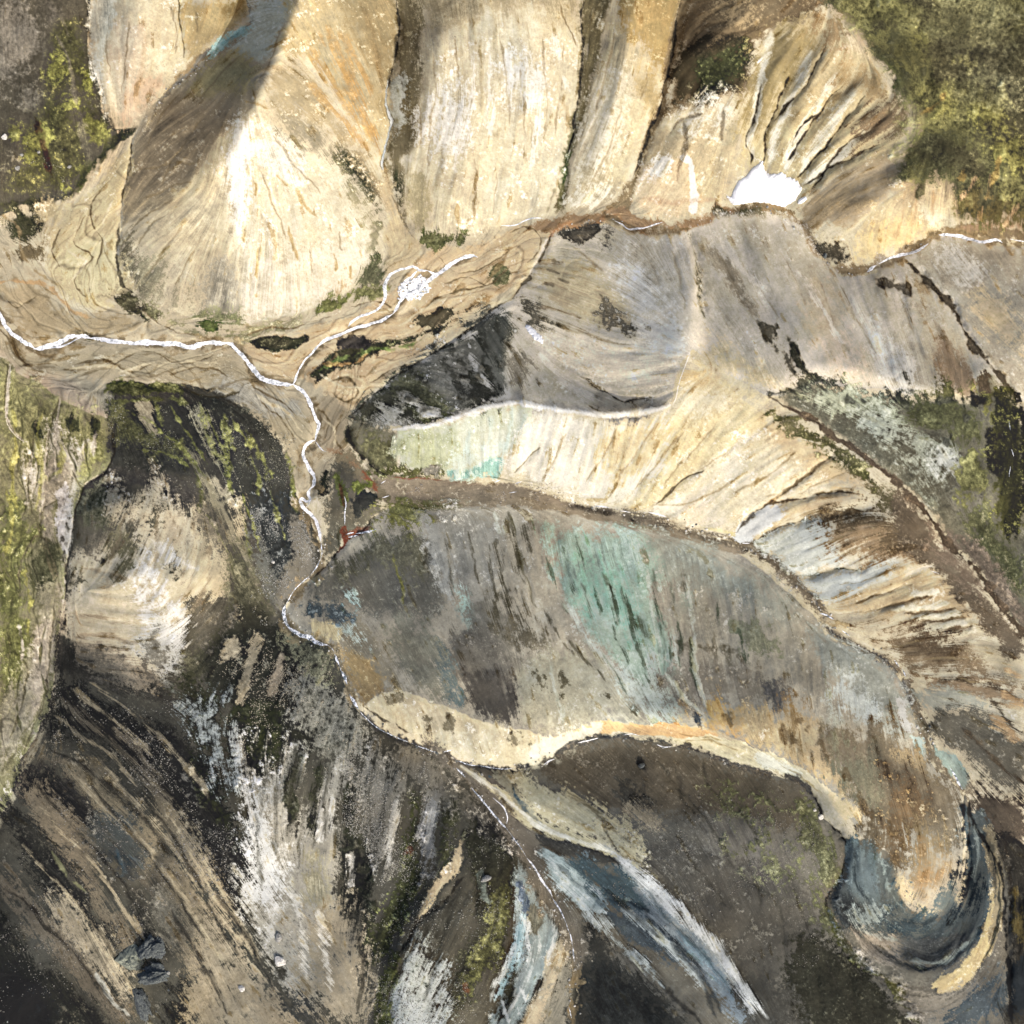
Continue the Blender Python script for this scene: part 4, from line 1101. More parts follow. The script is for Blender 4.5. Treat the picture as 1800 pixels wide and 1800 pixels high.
# grey flanks farther east
Ln("1208 405 1222 450 1232 510 1238 560", 9, '4c4a36 5e5c44', .85, 4, .8, z=-3, zw=8)
A("1210 405 1300 385 1340 440 1380 520 1420 600 1440 640 1400 670 1340 690 1280 650 1240 590 1235 500", 'c0b9ac aea698 d0cabe', 9, .6, 's')
A("1240 420 1290 470 1330 540 1380 620 1360 600 1310 540 1270 500 1240 460", '7d7668 958e80', 9, 1.2, 's')
A("1235 590 1290 600 1340 640 1370 690 1300 670 1250 640", 'b3a27c c2b392', 14, 1, 's')
A("1300 390 1400 390 1420 440 1470 480 1500 560 1540 640 1560 690 1480 680 1430 640 1390 560 1350 480", 'bcb3a6 a89f90 ccc5b8', 10, .6, 's')
A("1340 470 1420 520 1440 600 1400 590 1360 530", 'c4bfb2 aba594', 16, .9, a=.8)
A("1400 500 1460 500 1500 600 1540 680 1480 660 1430 600", 'c3af98 b39f86', 18, .8, a=.8)
A("1530 470 1600 450 1660 500 1700 580 1720 650 1690 690 1620 685 1580 640 1550 560", 'bfb6a8 aea494 d0c9bc', 10, .7, 's')
A("1540 600 1580 610 1620 660 1622 700 1580 690 1550 650", 'd6d2ca c3beb4', 12, .9, 's')
A("1620 500 1680 560 1700 640 1660 680 1620 620", 'b09f86', 18, .9, a=.7)
A("1600 455 1660 420 1720 430 1800 440 1900 500 1900 640 1800 700 1740 640 1700 570 1660 500", 'a8a194 979084 b9b3a6', 8, .6, 's')
A("1700 490 1760 520 1800 570 1800 620 1750 590 1700 540", 'd0b88e c4a97e', 16, .9)
A("1640 440 1700 450 1740 480 1700 490 1650 470", 'bdb9b0', 14, .8)
Ln("1590 456 1640 500 1670 530 1690 570 1710 610 1740 640 1770 680 1790 720", 8, '54493a 443c30', .85, 4, .9, z=-3.5, zw=8)
Ln("1540 490 1560 500 1590 510 1600 518", 9, '47423a', .8, 5, 1.1, z=-1.5)
many(Ln, """1388 600 1400 640 1420 660 1450 680
1330 560 1370 610 1400 660
1590 650 1610 690""", 12, '514f46 3f3e36', .8, 7, 1.6, 'f')
A("1410 650 1460 660 1500 680 1560 690 1600 700 1590 715 1520 705 1440 690 1400 690", '4f5040 3f4036', 8, 1.6, 'f', moss=.3)
A("1650 600 1700 640 1720 690 1700 700 1660 690", '9a8468 83705a', 10, 1, 's')
A("1715 650 1735 640 1745 690 1735 720 1715 700", '5e5240', 6, 1.1, 's')
# =========================================================== basins
A("1440 680 1500 688 1560 712 1600 730 1600 760 1540 750 1470 730 1430 700", '9aa080 b0b496 7d8268', 12, 1, 'm', moss=.5)
A("1500 720 1560 730 1600 760 1570 780 1520 760", 'b0b4a0 a0a48e', 16, 1.3, 'm')
A("1600 760 1660 770 1690 810 1670 850 1620 840 1600 800", 'a6aa98 8f937e', 20, 1.4, 'm')
A("1635 790 1680 790 1690 820 1650 830", 'c6c8bc b2b4a6', 14, 1, 'f')
A("1610 690 1700 690 1720 730 1720 800 1660 760 1610 740", '66683e 52542f', 12, 1.2, 'm', moss=.8)
A("1660 870 1720 860 1760 950 1790 1030 1740 980 1690 920", '9b9784 77745e', 14, 1.2, 'm')
A("1700 900 1760 920 1800 980 1800 1050 1760 1020 1710 960", '585c36 6b6d42 7d7b58', 12, 1.2, 'm', moss=.7)
A("1480 820 1560 850 1600 900 1640 960 1610 940 1550 890", '6b6440 7a724c', 10, 1.1, 'm', moss=.4)
A("1345 712 1420 752 1500 800 1540 840 1520 850 1460 800 1400 770 1350 740", '6c693a 5a5832 8a8354', 8, 1.3, 'f', moss=.8)
A("1580 860 1640 930 1700 1010 1760 1080 1800 1120 1800 1160 1740 1110 1670 1030 1600 960 1560 900", '80705a 6c5e4a 97876e', 9, .9, 'm')
A("1620 900 1680 960 1740 1040 1700 1030 1640 960", '8b7862', 12, .9)
A("1640 920 1720 960 1800 1060 1900 1160 1900 1250 1800 1112 1700 990", '77695a 847562', 10, 1, 'm')
Ln("1350 702 1420 738 1470 770 1500 790 1540 820 1580 850 1640 920 1680 968 1720 1005 1760 1062 1800 1112 1860 1180", 8, '5a4c3a 6b5a44', .9, 3, .7, 'f', z=-1, w2=14)
A("1735 690 1760 680 1790 720 1800 800 1800 900 1780 960 1755 920 1745 860 1755 780", '5a5a24 4a4a20 82822f', 8, 1, 'f', moss=1)
A("1735 755 1750 750 1765 790 1760 830 1745 840 1728 820 1728 785", '352e24 29251f', 6, .8, 'f')
A("1785 690 1800 720 1830 900 1800 900 1788 820", '2c2a1e 3a3624', 6, .9, 'f')
A("1715 690 1745 700 1755 800 1740 750", '7d7c38', 8, 1.2, 'f', moss=1)
A("1700 790 1730 800 1735 850 1700 880 1690 840", '6d6e36 7d7d45', 10, 1.2, 'f', moss=.8)
A("1700 690 1730 700 1725 715 1700 712", '302a22', 6, 1.1, 'f')
# =========================================================== the big grey slope
A("560 1005 600 965 650 930 740 925 780 960 790 1030 760 1080 700 1090 640 1080 560 1060 530 1040", '7d7a70 6c6a60 8d8a7e', 16, .8, 's')
A("570 985 620 955 680 935 730 930 760 990 720 1010 660 990 600 1010", '6a6748 5d5c40', 12, 1.2, 's', a=.6, moss=.4)
A("730 905 770 905 790 970 800 1060 770 1020 750 960", 'b5b3ab a5a39b', 10, .9, 's')
A("760 900 850 900 880 960 870 1080 840 1120 810 1060 790 980", 'a8a498 97938a bbb7aa', 14, .8, 's')
A("800 1030 830 1060 840 1110 830 1130 812 1100", 'a3c8be b4cfc4', 8, 1.1, 's')
Ln("690 980 700 1020 708 1060", 5, '7c7a34', .8, 3, .9, 's', moss=.6)
A("800 1080 900 1060 930 1120 900 1200 840 1170", '8d877a 7b766a', 20, 1, 's')
many(Ln, """872 950 880 990 888 1030
880 1040 876 1080 884 1110
895 900 905 960 915 1010
920 920 930 960 932 975
895 1050 920 1100 945 1130
860 1090 890 1120 940 1140
940 1140 960 1180""", 8, '57503c 69624c', .75, 5, 1.5, 's')
Ln("900 905 908 960 925 1020 945 1070", 4, '6f6848', .6, 3, 1, 's', z=-1)
A("930 1090 960 1120 960 1150 920 1140 880 1110", '6d6552 7f7661', 12, 1.3, 's')
A("640 900 700 900 760 910 740 930 680 925", '77763a', 10, 1.3, 's', moss=.8)
# green-blue mineral tongue
A("955 925 1050 925 1120 940 1180 965 1200 1010 1140 1020 1180 1100 1200 1200 1190 1262 1150 1255 1100 1190 1050 1130 1010 1070 975 1000", 'a9bfac 98b29e bccbba', 14, .8, 's')
A("960 930 1060 930 1130 960 1110 1010 1050 1020 1000 1040 970 980", '92aca0 a2b8aa', 16, .7, 's')
A("1000 960 1060 950 1100 1000 1120 1060 1100 1110 1060 1090 1020 1050", '9dbcaa 8ab4a0 acc6b4', 18, 1.4, 's', .7)
many(A, """1015 960 1040 965 1060 1010 1050 1040 1025 1010
1070 1000 1100 1020 1115 1070 1105 1080 1085 1050
1025 1040 1040 1050 1045 1080 1030 1070
1095 1080 1110 1090 1108 1120 1098 1110
1105 1195 1125 1200 1125 1225 1108 1215""", '6aa48c 7cb09c', 10, 1.8, 's', .6)
many(A, """1195 1045 1225 1050 1235 1070 1215 1100 1195 1080
1300 1100 1340 1110 1360 1150 1320 1140""", '86b8aa 9cc4b6', 9, 1.3, 's', .7)
many(Ln, """1022 1020 1040 1070 1048 1090
1060 1000 1075 1050 1080 1075
1090 1030 1108 1080 1120 1110
1150 1000 1160 1060 1168 1100
1120 1080 1140 1120
1180 1020 1184 1060
1205 1090 1210 1120
1160 1110 1170 1160 1165 1200
1240 1100 1250 1160 1252 1190""", 4, '505c48 6c745c', .7, 5, 1.7, 's')
many(Ln, """1000 1060 1040 1130 1090 1190 1130 1240
1180 1100 1200 1180 1230 1260
1050 1150 1110 1220 1160 1262""", 9, 'c9d6c4', .65, 6, 1, 's')
A("1140 930 1250 965 1340 1020 1400 1080 1380 1130 1300 1080 1220 1040 1160 1000", 'a6a698 969688 b5b3a4', 18, .7, 's')
A("1170 950 1260 980 1330 1030 1290 1040 1200 1000", '8d948c 9a9f96', 16, .8, 's', a=.8)
A("1180 1060 1300 1060 1400 1120 1440 1200 1350 1200 1250 1180 1190 1140", 'aea694 9d9582 beb6a4', 18, .8, 's')
many(Ln, """1185 1125 1240 1140 1300 1135
1200 1000 1205 1040
1255 1110 1258 1160 1262 1190
1280 1130 1282 1170
1340 1110 1350 1150
1300 1140 1310 1170""", 7, '625a44', .6, 5, 1.7, 'f')
A("1300 1090 1350 1100 1365 1140 1330 1150 1305 1120", '78785e 8a8a70', 10, 1.5, 'f')
A("1420 1100 1480 1130 1540 1160 1590 1200 1600 1290 1560 1320 1500 1240 1450 1180", 'a9ada4 9a9e96 bcbeb4', 14, .8, 's')
A("1480 1190 1530 1220 1540 1290 1510 1260 1480 1230", 'c3ccc4', 9, 1, 's', a=.7)
A("1520 1230 1548 1250 1545 1280 1525 1275", 'cdd8d4', 7, 1)
A("1580 1220 1600 1260 1605 1285 1585 1280 1578 1250", 'd0cfca bcb9b2', 6, .9)
A("1600 1290 1625 1300 1625 1330 1612 1325", 'b3ccc4', 5, .9)
# lower part, towards the crest
A("900 1190 960 1140 1060 1160 1110 1210 1150 1262 1080 1272 1000 1282 950 1296 910 1270", 'bcb59c ada68c cdc6b0', 14, .8, 's')
many(A, """930 1180 950 1185 960 1210 940 1205
975 1215 990 1220 985 1235
1060 1220 1080 1230 1070 1240
1100 1240 1120 1245 1110 1256
990 1180 1000 1200 990 1210""", '635c44', 6, 1.7, 'f', .8)
A("800 1100 880 1140 900 1200 895 1270 850 1262 800 1200 780 1160", '857f74 767066 979084', 14, .9, 's')
A("830 1180 890 1200 900 1275 860 1268 820 1230", '6b655e 5d5852', 12, .9, 's')
A("760 1130 790 1140 800 1190 815 1240 790 1240 770 1200 755 1160", '5d7074 6f8284', 10, 1.1, 's')
A("700 1080 760 1120 780 1180 770 1230 740 1225 690 1150", '7a786a 8c8a7a', 16, 1.1, 's')
A("560 1085 600 1080 640 1100 700 1180 740 1225 690 1216 640 1236 600 1170 580 1130", '9c927c 857c68 b0a58c', 12, 1, 's')
A("600 1140 640 1150 680 1200 660 1215 640 1232 615 1190", 'ae9460 9c8254 bea878', 10, 1, 's')
A("535 1095 560 1092 585 1100 600 1105 590 1130 570 1128", 'd0bf92 c4b184', 6, .9)
A("590 1100 620 1105 640 1130 610 1130", 'b6c4bc a3b3aa', 8, 1.2)
A("545 1060 600 1065 620 1090 560 1085 530 1070", '5a666c 49555c 75838a', 9, 1.1, 'f')
A("600 1040 625 1045 625 1070 605 1062", 'a6c6c2', 8, 1, 's', a=.8)
Ln("560 1010 552 1018 546 1025", 12, 'a8c0b4', .7, 6, 1)
A("1080 1190 1180 1180 1200 1262 1160 1262 1120 1240", 'c6cfc0 b6c2b2', 14, .9, 's')
A("1160 1190 1260 1160 1360 1190 1400 1230 1380 1260 1340 1240 1300 1230 1220 1250 1180 1240", '8d8474 7a7266 9f9686', 16, 1, 's')
A("1340 1190 1380 1210 1385 1245 1362 1260 1345 1235", '5c5a5c 6e6c6a', 9, 1.1, 'f')
A("1210 1260 1225 1250 1240 1270 1225 1282", '55585c', 6, 1, 'f')
A("1180 1268 1220 1262 1260 1240 1330 1235 1365 1262 1385 1240 1440 1270 1460 1330 1520 1390 1480 1400 1400 1345 1330 1310 1260 1290", 'c8b083 b89c6a d8c49c', 10, .9, 's')
A("1210 1278 1250 1262 1290 1255 1300 1285 1260 1290", 'c79a58 cfa868', 14, 1.2, 's', .75)
A("1255 1235 1290 1240 1290 1270 1262 1270", 'a08048 b4924e', 14, 1.4, 's', .7)
A("1370 1250 1400 1240 1420 1270 1430 1310 1400 1310 1375 1280", '94754a 80683e', 16, 1.5, 's', .75)
A("1420 1260 1450 1290 1470 1340 1430 1330", 'c5ae86', 12, 1)
A("1450 1230 1480 1240 1490 1280 1460 1290", 'b9c0b2', 12, 1.1, a=.7)
A("1430 1290 1540 1260 1600 1300 1640 1345 1688 1400 1690 1480 1660 1500 1600 1480 1540 1460 1480 1380", '86775e 74664f 9a8b70', 14, 1, 's')
A("1460 1320 1540 1340 1560 1420 1520 1430 1470 1370", '8d8568 7b7862', 16, 1.2, 's')
A("1560 1300 1610 1320 1640 1360 1600 1350 1570 1330", 'b39c72', 10, 1.1, 's', a=.8)
A("1550 1340 1620 1370 1660 1440 1600 1440 1560 1400", '675c4c 584e42', 18, 1, 's', a=.8)
A("1500 1440 1560 1440 1620 1500 1650 1540 1600 1560 1550 1520", '85755c 5f543f a5926c', 14, 1.4, 'm')
A("1560 1400 1600 1380 1640 1440 1600 1500 1560 1480", '9c7c50 5c4e3c b89a68', 14, 1.4, 's')
A("1610 1470 1660 1460 1665 1530 1640 1590 1600 1600 1580 1560 1610 1530", 'b09a74 94805a c8b490', 16, 1.5, 's', .8)
A("1620 1520 1650 1515 1640 1560 1622 1570", '9c7c4c b08c5c', 14, 1.6, 's', .55)
A("1560 1540 1600 1550 1610 1590 1640 1585 1620 1600 1580 1590 1555 1565", 'e2c898 d6ba86', 7, .9, 's')
# scarp under the crest
A("642 1236 660 1225 690 1216 715 1222 740 1230 790 1250 850 1268 900 1286 950 1300 1000 1286 1030 1274 1040 1296 1000 1312 960 1335 910 1350 850 1340 800 1325 740 1300 690 1275 660 1255", 'd8caa6 c8b78e e6dcc0', 4, .5, 's')
A("700 1230 760 1245 850 1275 900 1290 880 1320 800 1310 730 1280", 'ddd3b6 b4a785 e8e0c8', 8, 1.1, 'm')
many(A, """780 1262 800 1265 805 1285 785 1282
895 1295 912 1300 910 1318 895 1312
680 1228 705 1222 700 1236 682 1240
930 1315 945 1312 940 1325
740 1262 752 1266 748 1280""", '7d745a 635c46', 5, 1.6, 'f', .7)
A("1000 1285 1080 1272 1200 1272 1260 1290 1250 1300 1180 1296 1110 1286 1050 1292", 'e8bc80 dca864 f0d0a0', 4, .5, 's')
A("950 1300 1000 1284 1060 1276 1050 1292 1000 1308 960 1330 930 1330", 'e6dcc0 d8cca8', 5, .6)
A("1180 1296 1260 1294 1330 1312 1400 1345 1450 1385 1500 1430 1490 1440 1450 1400 1400 1370 1330 1350 1260 1330 1190 1308", 'eadcb0 dcc890 f2e8c8', 4, .6, 's')
A("1320 1315 1380 1340 1410 1360 1380 1360 1330 1345", 'eceace d8d8ba', 5, 1)
A("1450 1385 1500 1420 1520 1440 1490 1440 1460 1420", 'ddc28e', 7, .9)
A("960 1333 1000 1312 1020 1320 960 1350 900 1352 910 1346", 'b9ad90', 4, .7)
many(Ln, """1190 1286 1230 1296 1280 1302
1200 1300 1260 1306 1300 1320
1370 1345 1400 1362 1440 1392""", 3, '9c8550', .6, 2, 1.2)
# valley seams of the south stream
Ln("625 1240 665 1280 720 1305 790 1332 850 1347 910 1352 960 1338 1000 1312 1040 1299 1110 1293 1180 1309 1260 1335 1330 1357 1392 1368 1430 1400 1445 1440", 10, '4d4840 67625a 948c80', .9, 4, 1, 'f', z=-1.5, zw=8)
Ln("1430 1400 1446 1440 1480 1475 1486 1510 1475 1545 1450 1590 1470 1630 1520 1690 1580 1740 1620 1800", 5, '2f2a20', .9, 2.5, .8, 'f', z=-3, zw=8)
# =========================================================== south-east hill
A("940 1350 1000 1320 1060 1302 1120 1296 1190 1314 1260 1340 1330 1362 1400 1375 1420 1420 1380 1480 1300 1450 1200 1440 1100 1430 1000 1400", '7b6c55 6a5d4a 8f806a', 12, .8, 'g')
A("1120 1335 1135 1340 1138 1355 1122 1352", '4a443c', 6, .7, 'f')
A("1080 1370 1120 1380 1150 1410 1130 1430 1100 1410", '4b453a 5c5548', 9, 1.5, 'f')
Ln("1105 1400 1135 1402", 9, '38342c', .7, 5, 1.2, 'f')
A("1100 1420 1150 1430 1165 1450 1140 1460", '9c8a6c', 8, 1.3)
A("900 1360 960 1380 1030 1400 1100 1450 1140 1490 1120 1510 1040 1480 980 1450 930 1400", 'c5b48c a69774 d5c8a4', 8, 1, 'm')
A("975 1380 1060 1410 1140 1480 1100 1490 1030 1450 990 1420", 'cdb98c bca878 8d8468', 9, 1.2, 'm')
A("870 1360 900 1365 920 1400 940 1430 960 1470 910 1430 880 1390", 'c9bb92 8d8570', 7, 1.1, 'm')
many(Ln, """862 1365 868 1385 880 1400
905 1395 918 1410 930 1430""", 8, '4a6a7a 5c7c8a', .8, 4, 1)
Ln("898 1350 904 1365 900 1395", 6, '3a3834', .8, 4, 1)
A("803 1338 835 1352 870 1378 910 1403 960 1438 1010 1463 1070 1488 1115 1508 1160 1545 1150 1552 1100 1524 1040 1505 980 1482 920 1452 868 1415 830 1380", 'ddcd9e cab888 e8ddba', 5, .8, 's')
Ln("815 1345 840 1365 870 1390 900 1415 940 1440 980 1460 1030 1485 1060 1498", 14, 'ddcc9c ccb986 e8dcb8', .9, 5, .8, 's')
A("940 1450 1000 1480 1080 1505 1100 1540 1060 1520 1000 1505 960 1490", '6c675a 5c584c', 7, .9, 'm')
A("1060 1480 1110 1510 1150 1560 1200 1600 1260 1660 1310 1720 1380 1790 1450 1900 1400 1900 1320 1790 1250 1710 1180 1640 1120 1580 1080 1530", 'b6b6ae a0a29c cccbc2', 9, 1, 's')
A("1100 1540 1160 1590 1220 1640 1260 1690 1320 1770 1400 1900 1340 1900 1290 1790 1220 1710 1160 1650 1110 1600", '8d969a 7d878a a5aaa8', 9, 1, 's')
A("950 1490 1000 1510 1060 1560 1070 1590 1040 1600 990 1560 960 1520", 'a9b8b2 93a6a4 c2ccc4', 7, .9, 's')
A("1000 1540 1050 1560 1062 1590 1050 1600 1015 1580", 'd0d2ca bfc2ba', 6, .8)
A("1000 1510 1050 1520 1110 1550 1140 1600 1100 1610 1060 1570", '596c70 4a5c62 73868a', 8, 1.2, 's')
A("1060 1600 1120 1610 1180 1650 1230 1700 1180 1690 1120 1660", '5c666a 4f595e', 8, 1.1, 's')
many(Ln, """985 1510 1040 1540 1090 1545
1060 1540 1120 1590 1150 1610""", 4, '2f3a40', .7, 3, 1.2)
Ln("1110 1550 1140 1570 1200 1610 1230 1640 1280 1700 1320 1750 1350 1800", 13, 'c6c3ba d6d4cc', .8, 9, 1.2, 's')
Ln("1190 1640 1230 1680 1280 1740 1290 1760", 10, '5f7c8c 86a0a8', .7, 7, 1.2, 's')
A("1015 1620 1060 1640 1140 1700 1200 1760 1240 1830 1240 1900 1020 1900", '4c4a42 3c3c38 5f5c52', 12, .9, 'g')
A("1040 1690 1120 1720 1180 1800 1160 1880 1050 1880 1030 1780", '2f302d 3b3c38', 16, .9, 'g')
A("1060 1640 1130 1680 1200 1740 1270 1800 1230 1800 1160 1740 1090 1690", '817a6c 6c665a', 12, 1, 's')
Ln("1075 1620 1130 1680 1180 1740 1240 1800", 7, '2b2824', .6, 5, 1, z=-2, zw=7)
A("1150 1480 1260 1480 1360 1500 1420 1560 1440 1640 1400 1700 1330 1760 1260 1660 1180 1580 1120 1520", '6f6658 615a4e 857c6c', 16, .8, 'g')
A("1220 1440 1340 1440 1400 1480 1380 1540 1300 1520 1230 1490", '8a8070 7a7264 9b9282', 16, 1, 'g')
many(A, """1260 1400 1295 1390 1310 1430 1280 1445
1330 1410 1360 1420 1360 1450 1330 1440
1420 1430 1475 1480 1482 1520 1460 1560 1430 1540 1415 1480
1260 1480 1300 1500 1320 1520 1290 1510
1320 1500 1400 1520 1400 1560 1350 1550
1460 1590 1500 1660 1450 1640 1420 1600""", '5d5f34 6d6c3e', 14, 1.3, 'm', .8, moss=.8)
many(Ln, """1290 1410 1310 1440 1325 1480
1345 1400 1365 1430 1385 1470
1320 1450 1330 1490""", 5, '45422e', .6, 4, 1.2)
many(Ln, """1230 1600 1260 1680 1300 1760
1360 1560 1380 1650 1380 1740
1160 1340 1240 1440 1300 1540 1360 1580
1410 1650 1440 1740 1450 1800
1480 1690 1500 1750 1510 1800""", 5, '4a463a', .5, 4, 1.2, 's', z=-1.2, zw=7)
A("1400 1640 1500 1690 1570 1750 1610 1860 1340 1860 1370 1760", '46422f 3a3828 5a553f', 14, .9, 'g', moss=.4)
A("1290 1700 1360 1720 1400 1760 1400 1860 1340 1830 1300 1770", '625c50 544f45', 14, .9, 'g')
Ln("1455 1600 1480 1650 1530 1700 1575 1735 1600 1770 1620 1800 1640 1850", 13, '6a6a20 55561e', .85, 6, 1.2, 'f', moss=1)
A("1550 1710 1590 1720 1600 1760 1570 1750", '6f6b3c', 6, 1.2, moss=.8)
# the bend, bottom right
A("1485 1480 1520 1480 1560 1520 1590 1590 1620 1610 1680 1600 1700 1500 1700 1420 1730 1430 1760 1520 1755 1600 1730 1680 1680 1720 1600 1720 1540 1690 1490 1650 1455 1595 1480 1545", '6d7878 5c686a 8b9490', 7, .8, 's')
A("1490 1480 1520 1490 1540 1540 1550 1590 1520 1600 1490 1560", '7f9092 66787c', 8, .9, 's')
A("1455 1595 1490 1560 1520 1600 1510 1640 1480 1630", '3f464a 525a5c', 8, .9, 's')
A("1520 1600 1560 1590 1620 1615 1660 1600 1680 1620 1640 1660 1580 1660 1530 1630", '3c505c 4b606a 66767a', 16, 1.4, 's')
A("1500 1600 1540 1590 1550 1620 1520 1630", '83979c 98a8a8', 12, 1.4, 's')
A("1640 1580 1680 1540 1690 1580 1700 1640 1660 1680 1600 1690 1640 1650", '66757a 57666c', 10, 1, 's')
A("1690 1440 1720 1440 1730 1500 1720 1580 1700 1600 1688 1540", '5e6c70 4e5c62 7c8888', 10, 1.2, 's')
A("1680 1540 1715 1540 1715 1590 1690 1600", '34424c 2d3a44', 10, 1.3)
A("1470 1632 1540 1640 1600 1650 1640 1690 1720 1650 1745 1600 1740 1660 1700 1710 1640 1730 1580 1730 1530 1700", '8d897a 7c786a', 8, .8, 's')
A("1500 1640 1560 1645 1600 1670 1580 1700 1530 1685", '9b9486 aaa292', 10, .8, 's')
A("1600 1660 1680 1640 1710 1660 1660 1700 1600 1700", '4c5256 5c6264', 10, 1, 's')
A("1640 1720 1680 1700 1715 1660 1735 1600 1740 1560 1750 1560 1755 1610 1745 1660 1720 1700 1690 1740 1650 1745", 'd4be88 c2a96c e2d2a6', 6, .8, 's')
A("1735 1450 1755 1480 1765 1560 1755 1640 1742 1640 1745 1560 1735 1500", 'b8a67a 8d8268 d2c498', 6, 1.2, 's')
Ln("1745 1500 1757 1570 1750 1640 1725 1690", 4, '3c4038', .8, 3, 1, 's')
A("1580 1735 1660 1750 1720 1720 1740 1760 1720 1800 1640 1820 1610 1780", 'a39a88 8d8678', 9, .9, 's')
A("1700 1740 1770 1720 1770 1780 1720 1800 1660 1810", '59666c 4a565c 6e787a', 12, 1.3, 's')
A("1765 1480 1800 1500 1900 1560 1900 2000 1780 2000 1770 1800 1775 1650 1770 1560", '3d3a33 4a463c 5c584c', 10, .9, 's')
A("1780 1580 1800 1600 1800 1660 1785 1640", '6e6030', 7, 1.1)
A("1770 1700 1810 1690 1830 1760 1780 1780", '363f46 2c343a', 9, 1)
Ln("1700 1400 1715 1450 1735 1480 1760 1540 1770 1640 1772 1740 1780 1800", 5, '23221f', .85, 3, 1, 'f', z=-2, zw=7)
Ln("1692 1400 1694 1450 1688 1500", 5, '1f2c36', .8, 4, 1)
# =========================================================== pale crest line, trails
CT = "690 756 760 750 800 735 850 719 900 710 960 717 1050 728 1110 725 1160 720 1180 712"
Ln(CT, 7, 'f2eee0', .9, 4, .6, 's', z=.6, zw=6, warp=1.2)
# channels cut for the water
CHAN = [("-60 500 0 555 30 592 60 612 100 607 140 592 240 602 340 608 400 602 430 630 460 665 515 675", 9, 1.4),
        ("515 675 530 650 560 610 600 585 650 570 690 550 710 520 740 495 800 462 835 450", 6, 1.0),
        ("515 675 540 700 560 740 555 775 535 800 545 830 550 860 530 885 550 912 562 950 560 1000 515 1050 502 1085 530 1118 575 1135 600 1175 625 1240", 8, 1.6),
        ("1060 372 1110 400 1170 405 1210 402", 7, 1.2), ("1530 475 1590 445 1650 413 1720 420 1800 430 1900 440", 7, 1.4),
        ("800 1340 830 1385 870 1420 890 1450 920 1490 945 1540 970 1590 1000 1640 1012 1700 1010 1800", 8, 1.4)]
for c_, w_, z_ in CHAN:
    Ln(c_, w_*2.1, '8d7850 a48c60', .55, 5, 1.2, 'f')
    Ln(c_, w_*1.3, '6e6148', .5, 3, 1.0, 'f', warp=1)
    Ln(c_, w_, None, z=-z_, zw=w_*1.1, warp=0)

A("745 1292 790 1322 840 1360 880 1400 915 1440 950 1480 975 1530 1005 1600 1030 1660 1018 1700 1000 1690 985 1640 950 1590 925 1530 895 1480 850 1430 815 1380 780 1345 740 1315", '8f8573 6a6256 b0a592', 8, 1.0, 'g')
A("700 1330 760 1340 810 1385 850 1440 840 1450 790 1420 740 1390", '8d8473 6c6557 a89d88', 14, 1.4, 'g', .8)
A("900 1362 950 1378 1060 1430 1115 1470 1145 1500 1130 1522 1060 1486 990 1460 940 1436 915 1400", 'd8c89c c2b084 e4d8b6', 8, .9, 'm')
A("862 1360 880 1364 905 1395 935 1425 960 1455 920 1430 890 1400", 'b4ab8c 8f8c78', 6, 1.2, 'm')
Ln("862 1365 868 1388 882 1404", 6, '55707c', .7, 3, 1)
Ln("902 1385 914 1408 928 1430", 6, '5c6f74', .6, 3, 1.2)
A("945 1468 1010 1480 1080 1508 1100 1530 1040 1516 990 1506 955 1490", '625e54 524f47 77736a', 5, .9, 'm')
A("958 1498 1000 1518 1040 1558 1070 1592 1045 1602 1010 1585 975 1545", 'b9c4bc a2b0ac ccd3cc', 7, .9, 's')
A("1005 1510 1060 1516 1105 1538 1125 1570 1080 1580 1040 1560", '56686a 485a5e 74858a', 9, 1.4, 's', .85)
Ln("811 1346 855 1378 899 1412 940 1447 982 1467 1035 1484 1077 1500", 8, 'eadfb8 f0e8cc', .9, 4, .6, 's', warp=1, z=.8, zw=7)
Ln("1077 1500 1115 1534 1162 1572 1210 1616 1257 1673 1300 1725 1350 1790", 9, 'd4d0c4 dcdad0', .75, 8, 1.2, 's', warp=1, z=.6, zw=8)
# crisp dark lines painting shade into the creases along valley edges
many(Ln, """207 390 204 450 214 500 238 522
235 240 224 320 210 385
700 0 696 80 684 150
1030 0 1022 110 1014 200 996 270
1195 0 1184 90 1156 180 1136 250 1106 318
905 520 935 478 972 408
613 730 645 705 700 658 770 615 850 558 905 520
612 742 618 780 642 812 680 838
680 893 640 928 592 962 552 1012
197 742 201 780 190 822 142 880 124 950 116 1060
640 1240 670 1262 720 1290
1430 1400 1446 1440 1482 1478
1700 1392 1706 1450 1690 1520
1770 1480 1776 1560 1772 1650""", 3.2, '4a4132 383226', .7, 2, 1.1, 'f', z=-1, zw=5)
A("340 1600 420 1660 470 1740 520 1800 500 1880 400 1860 370 1760", 'b8a788 a08e70 8a7a60', 22, 1.5, 'm', .75)
A("150 1440 260 1520 350 1640 330 1700 240 1620 160 1540", '5f594c 4a463e 8d8270', 22, 1.6, 'm', .6)
A("90 1240 200 1310 300 1420 330 1500 240 1440 130 1330", '403d36 55503f 8a806a', 22, 1.6, 'm', .55)
A("1738 690 1768 700 1790 760 1800 850 1795 930 1775 950 1760 880 1752 800 1742 740", '3a3a1e 2f2f1a 5c5c2a', 8, 1.2, 'f', moss=.8)
many(Ln, """985 1545 1030 1590 1060 1620 1090 1640
1020 1600 1070 1640 1120 1680 1170 1730
1100 1600 1150 1640 1200 1690 1240 1740
960 1510 985 1530 1010 1560""", 9, 'aeb6b0 c4c8c0', .65, 7, 1.4, 's')
